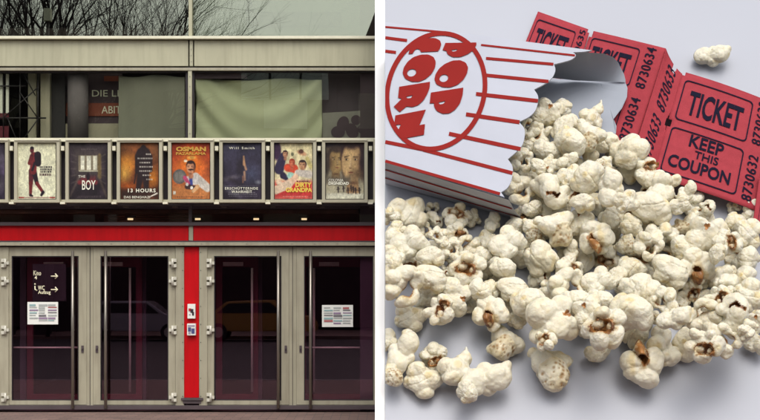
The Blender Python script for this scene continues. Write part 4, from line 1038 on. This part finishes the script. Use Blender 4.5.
# where each kernel lies: photo x, y, width, kind, roll (degrees, None = any)
KERN = [(408,213,42,'smooth',40),(432,209,15,'curl',0),(434,220,20,'knob',None),(456,217,30,'cavity',None),(424,230,18,'curl',60),(410,244,42,'smooth',0),(438,236,22,'curl',None),(456,234,26,'split',90),
 (392,243,30,'egg',80),(389,216,24,'knob',None),(397,230,22,'smooth',None),(466,247,26,'curl',200),(451,250,24,'curl',30),(430,257,30,'egg',0),(461,259,20,'knob',None),(472,218,18,'smooth',None),(391,259,30,'smooth',None),
 (493,222,26,'twin',80),(507,244,42,'smooth',20),(513,228,24,'egg',60),(519,191,36,'curl',0),(533,209,22,'egg',30),(550,192,42,'knob',0),(534,231,26,'speck',0),(557,229,42,'speck',20),(575,197,26,'cavity',None),(541,258,38,'smooth',90),
 (571,252,28,'twin',90),(580,224,28,'smooth',None),(582,203,26,'egg',None),(611,187,42,'twin',85),(588,177,36,'egg',70),(596,237,40,'split',10),(612,217,28,'egg',30),(626,201,28,'smooth',None),(650,208,46,'egg',-10),(629,246,26,'speck',None),
 (663,236,36,'knob',None),(648,247,32,'curl',0),(664,190,40,'knob',None),(680,205,24,'smooth',None),(681,247,26,'egg',None),(631,226,26,'smooth',None),(686,193,28,'twin',60),(708,212,24,'knob',None),(687,226,30,'speck',None),(705,237,42,'smooth',70),
 (727,242,30,'cavity',None),(748,235,34,'smooth',None),(751,211,26,'smooth',None),(747,261,32,'egg',60),(734,208,15,'knob',None),
 (393,265,26,'smooth',None),(403,287,44,'curl',20),(430,278,36,'egg',-20),(466,271,38,'cavity',-20),(453,296,38,'smooth',-30),(440,313,34,'cavity',20),(411,317,34,'smooth',10),(448,265,18,'curl',None),(481,258,26,'smooth',None),(490,313,40,'split',0),(480,291,26,'egg',None),
 (502,268,30,'egg',0),(513,290,36,'egg',-20),(528,302,36,'egg',30),(491,289,22,'smooth',None),(551,320,52,'smooth',10),(567,288,40,'curl',40),(575,303,36,'egg',0),(569,269,30,'cavity',180),(603,329,46,'cavity',-10),(517,321,20,'smooth',None),
 (598,282,36,'smooth',0),(616,278,26,'egg',60),(633,269,32,'egg',-10),(637,287,36,'egg',25),(669,271,42,'egg',-30),(631,311,46,'egg',-10),(600,301,30,'egg',-10),(648,295,34,'smooth',None),(664,300,30,'curl',None),(655,318,16,'split',None),(675,318,38,'twin',20),(588,313,34,'smooth',None),
 (696,267,42,'split',0),(717,254,22,'egg',80),(727,279,32,'knob',None),(744,278,28,'egg',70),(717,300,28,'cavity',None),(751,296,36,'smooth',None),(736,317,46,'knob',None),(704,315,38,'curl',None),(757,344,26,'smooth',None),(732,297,24,'smooth',None),(756,322,26,'smooth',None),
 (402,353,46,'twin',70),(391,376,26,'speck',40),(423,380,36,'smooth',0),(435,357,28,'cavity',120),(455,366,42,'spike',0),(488,380,52,'twin',20),(467,391,24,'egg',None),(388,341,24,'smooth',None),(503,344,38,'speck',-30),(551,370,44,'speck',0),(546,341,22,'cavity',None),
 (598,352,25,'egg',None),(642,365,44,'split',180),(663,347,42,'knob',90),(636,337,26,'smooth',None),(687,344,34,'egg',80),(704,345,36,'cavity',-40),(725,341,34,'curl',None),(748,330,24,'knob',None),
 (547,114,32,'smooth',60),(562,110,24,'egg',80),(529,129,22,'curl',None),(564,128,30,'egg',60),(570,141,34,'egg',-15),(545,151,28,'egg',None),(591,114,32,'spike',None),(589,137,34,'speck',-20),(527,146,22,'smooth',None),(521,162,28,'curl',30),(574,124,22,'smooth',None),(567,161,26,'twin',None),
 (630,152,42,'smooth',0),(647,173,34,'cavity',-60),(603,165,20,'speck',None),(550,165,20,'smooth',None),(571,176,28,'smooth',None),(538,166,20,'egg',None),(713,55,38,'twin',10)]
LOOK = {'smooth': 'rounded smooth', 'egg': 'plain egg-shaped', 'twin': 'two-lobed', 'knob': 'lumpy many-lobed', 'cavity': 'open brown-centred', 'split': 'split brown-creased', 'speck': 'brown-speckled', 'curl': 'curled hollow', 'spike': 'spiked'}
def region(x, y):
    if y < 80: return 'lone'
    if y < 172 and x < 606: return 'mouth'
    if y > 335: return 'front'
    if x < 476 and y < 262: return 'underbox'
    if x < 500: return 'left'
    if x > 655 and y < 262: return 'coupon'
    if x > 690: return 'right'
    if y < 250: return 'top'
    return 'mid1' if y < 277 else 'mid2' if y < 303 else 'mid3'
RTXT = {'mouth': 'inside the box mouth', 'front': 'along the front edge', 'underbox': 'below the striped box', 'left': 'at left of the spill', 'coupon': 'below the red coupon', 'right': 'at right of the spill', 'top': 'on top of the heap', 'mid1': 'in the upper middle of the spill', 'mid2': 'in the centre of the spill', 'mid3': 'just behind the front edge'}
HEAP = [(394,236),(470,240),(512,214),(532,138),(592,130),(640,168),(700,208),(752,216),(755,300),(700,326),(600,330),(500,312),(402,296)]
def inside(x, y, P_):
    c = False
    for (x0, y0), (x1, y1) in zip(P_, P_[1:] + P_[:1]):
        if (y0 > y) != (y1 > y) and x < (x1-x0)*(y-y0)/(y1-y0) + x0: c = not c
    return c
rf_ = random.Random(21); FILL = []
for _ in range(4000):
    x, y = rf_.uniform(390, 756), rf_.uniform(120, 335)
    if inside(x, y, HEAP) and all(math.hypot(x-a[0], y-a[1]) > 11.5 for a in KERN) and all(math.hypot(x-a[0], y-a[1]) > 18 for a in FILL):
        FILL.append((x, y, rf_.uniform(25, 32), rf_.choice(('smooth', 'egg', 'knob', 'split', 'cavity', 'curl')), None))
NK = len(KERN); KERN = KERN + FILL
ks = []
for n_k, (x, y, w, kind, roll) in enumerate(KERN):
    r_ = w*K*.5*.95
    bump = 0 if n_k >= NK else .45*math.exp(-((x-588)/75)**2 - ((y-190)/55)**2) if y > 80 else 0
    d = ray(x, y); h0 = r_*.62 + bump + (.14 if y < 170 and x < 606 else 0)
    t = (BO + BN*h0 - CAM).dot(BN)/d.dot(BN)
    ks.append([x, y, w, kind, roll, d, t, r_])
for it in range(60):                                     # settle: kernels nearer the viewer climb over those behind
    mv = 0
    for a in range(len(ks)):
        for b in range(a+1, len(ks)):
            A_, B_ = ks[a], ks[b]
            if abs(A_[0]-B_[0]) > 50 or abs(A_[1]-B_[1]) > 50: continue
            pa, pb = CAM + A_[5]*A_[6], CAM + B_[5]*B_[6]; lim = .66*(A_[7]+B_[7]); dd_ = (pa-pb).length
            if dd_ < lim:
                q = A_ if A_[1] + .12*A_[2] > B_[1] + .12*B_[2] else B_
                if ks.index(q) >= NK: q = A_ if q is B_ else B_
                if ks.index(q) >= NK: continue
                if (BO + BN*(1.25) - CAM).dot(BN)/q[5].dot(BN) < q[6]: q[6] -= (lim-dd_)*.25/20; mv += 1
    if not mv: break
to_cam0 = Vector((0, -1, .0))
ORD = ['leftmost'] + [o + ' from left' for o in 'second third fourth fifth sixth seventh eighth ninth tenth eleventh twelfth thirteenth fourteenth fifteenth sixteenth seventeenth eighteenth nineteenth twentieth'.split()] + ['rightmost']*20
cl = {}
for i_, k in enumerate(ks[:NK]): cl.setdefault((region(k[0], k[1]), k[3]), []).append(i_)
lab = {}
for (rg, kd), ids in cl.items():
    ids.sort(key=lambda i_: ks[i_][0])
    for n_, i_ in enumerate(ids):
        if rg == 'lone': lab[i_] = 'lone pale popcorn kernel on bare tabletop beyond the red tickets'
        elif len(ids) == 1: lab[i_] = 'the only %s popcorn kernel %s' % (LOOK[kd], RTXT[rg])
        else: lab[i_] = '%s popcorn kernel %s, %s of %d' % (LOOK[kd], RTXT[rg], ORD[n_], len(ids))
cnt = {}
rk = random.Random(5)
for i_, (x, y, w, kind, roll, d, t, r_) in enumerate(ks):
    n_ = cnt.get(kind, 0); cnt[kind] = n_+1
    body, hull = PROTO[kind][n_ % len(PROTO[kind])]
    pos = CAM + d*t
    z = -d.normalized(); z = (z + BN*.5).normalized(); xx = Vector((1, 0, 0)); yy = z.cross(xx).normalized(); xx = yy.cross(z).normalized()
    R = Matrix((xx, yy, z)).transposed()
    ro = math.radians(roll) if roll is not None else rk.uniform(0, 6.28)
    R = R @ Matrix.Rotation(rk.uniform(-.38, .38), 3, 'X') @ Matrix.Rotation(rk.uniform(-.38, .38), 3, 'Y') @ Matrix.Rotation(ro, 3, 'Z')
    s = w*K*t*.5*(1.1 if y > 335 else 1.0)
    Mx = Matrix.Translation(pos) @ R.to_4x4() @ Matrix.Diagonal((s, s, s*rk.uniform(.9, 1.05), 1))
    cut = x - w*.62 < 385
    def put(me, name):
        if cut:                                          # kernels at the table's left edge end flush with it
            bm = bmesh.new(); bm.from_mesh(me); inv = Mx.inverted()
            co = inv @ Vector((.004, 0, 0)); nn = (Mx.to_3x3().transposed() @ Vector((1, 0, 0))).normalized()
            bmesh.ops.bisect_plane(bm, geom=bm.verts[:]+bm.edges[:]+bm.faces[:], plane_co=co, plane_no=nn, clear_inner=True)
            es = [e for e in bm.edges if e.is_boundary and all(abs((Mx @ v.co).x - .004) < 1e-3 for v in e.verts)]
            if name == 'popcorn' and es: bmesh.ops.holes_fill(bm, edges=es, sides=0)
            m2 = bpy.data.meshes.new(name); bm.to_mesh(m2); bm.free()
            for mm in me.materials: m2.materials.append(mm)
            me = m2
        o = bpy.data.objects.new(name, me); COL.objects.link(o); return o
    o = put(body, 'popcorn'); o.matrix_world = Mx
    if i_ < NK: tag(o, lab[i_], 'popcorn', 'popcorn kernels spilled from the box' if region(x, y) != 'lone' else None)
    else: tag(o, 'popcorn kernel mostly buried in the bottom layer of the heap', 'popcorn', 'popcorn kernels buried at the bottom of the heap')
    if hull is not None and w > 17:
        hobj = put(hull, 'hull')
        if len(hobj.data.polygons): hobj.parent = o
        else: bpy.data.objects.remove(hobj)

# ------------------------------------------------------------------ light, sky, camera
SUN = Vector((.06, -.62, .78)).normalized()
W = bpy.data.worlds.new('World'); S.world = W; W.use_nodes = True
nt = W.node_tree; bg = nt.nodes['Background']; sky = nt.nodes.new('ShaderNodeTexSky')
sky.sky_type = 'NISHITA'; sky.sun_disc = False; sky.sun_elevation = math.asin(SUN.z); sky.sun_rotation = math.atan2(SUN.x, SUN.y)
sky.air_density = 1.0; sky.dust_density = 4.0; sky.ozone_density = 1.0
hs = nt.nodes.new('ShaderNodeHueSaturation'); hs.inputs['Saturation'].default_value = .35
nt.links.new(sky.outputs['Color'], hs.inputs['Color']); nt.links.new(hs.outputs['Color'], bg.inputs['Color'])
bg.inputs['Strength'].default_value = .15
sl = bpy.data.lights.new('sun', 'SUN'); sl.energy = .95; sl.angle = math.radians(60); sl.color = (1, .97, .92)
so = bpy.data.objects.new('sun', sl); COL.objects.link(so); so.rotation_euler = (-SUN).to_track_quat('-Z', 'Y').to_euler(); so.location = (-10, -15, 25)

cam = bpy.data.cameras.new('camera'); co = bpy.data.objects.new('camera', cam); COL.objects.link(co)
co.location = CAM; co.rotation_euler = (math.radians(90), 0, 0)
cam.sensor_width = 36; cam.lens = (D/K)/760*36; cam.shift_x = (380 - PX)/760; cam.shift_y = (PY - 210)/760
cam.clip_end = 4000; S.camera = co
S.view_settings.view_transform = 'Standard'; S.view_settings.look = 'None'; S.view_settings.gamma = 1
S.view_settings.use_curve_mapping = False; S.view_settings.exposure = 0.38
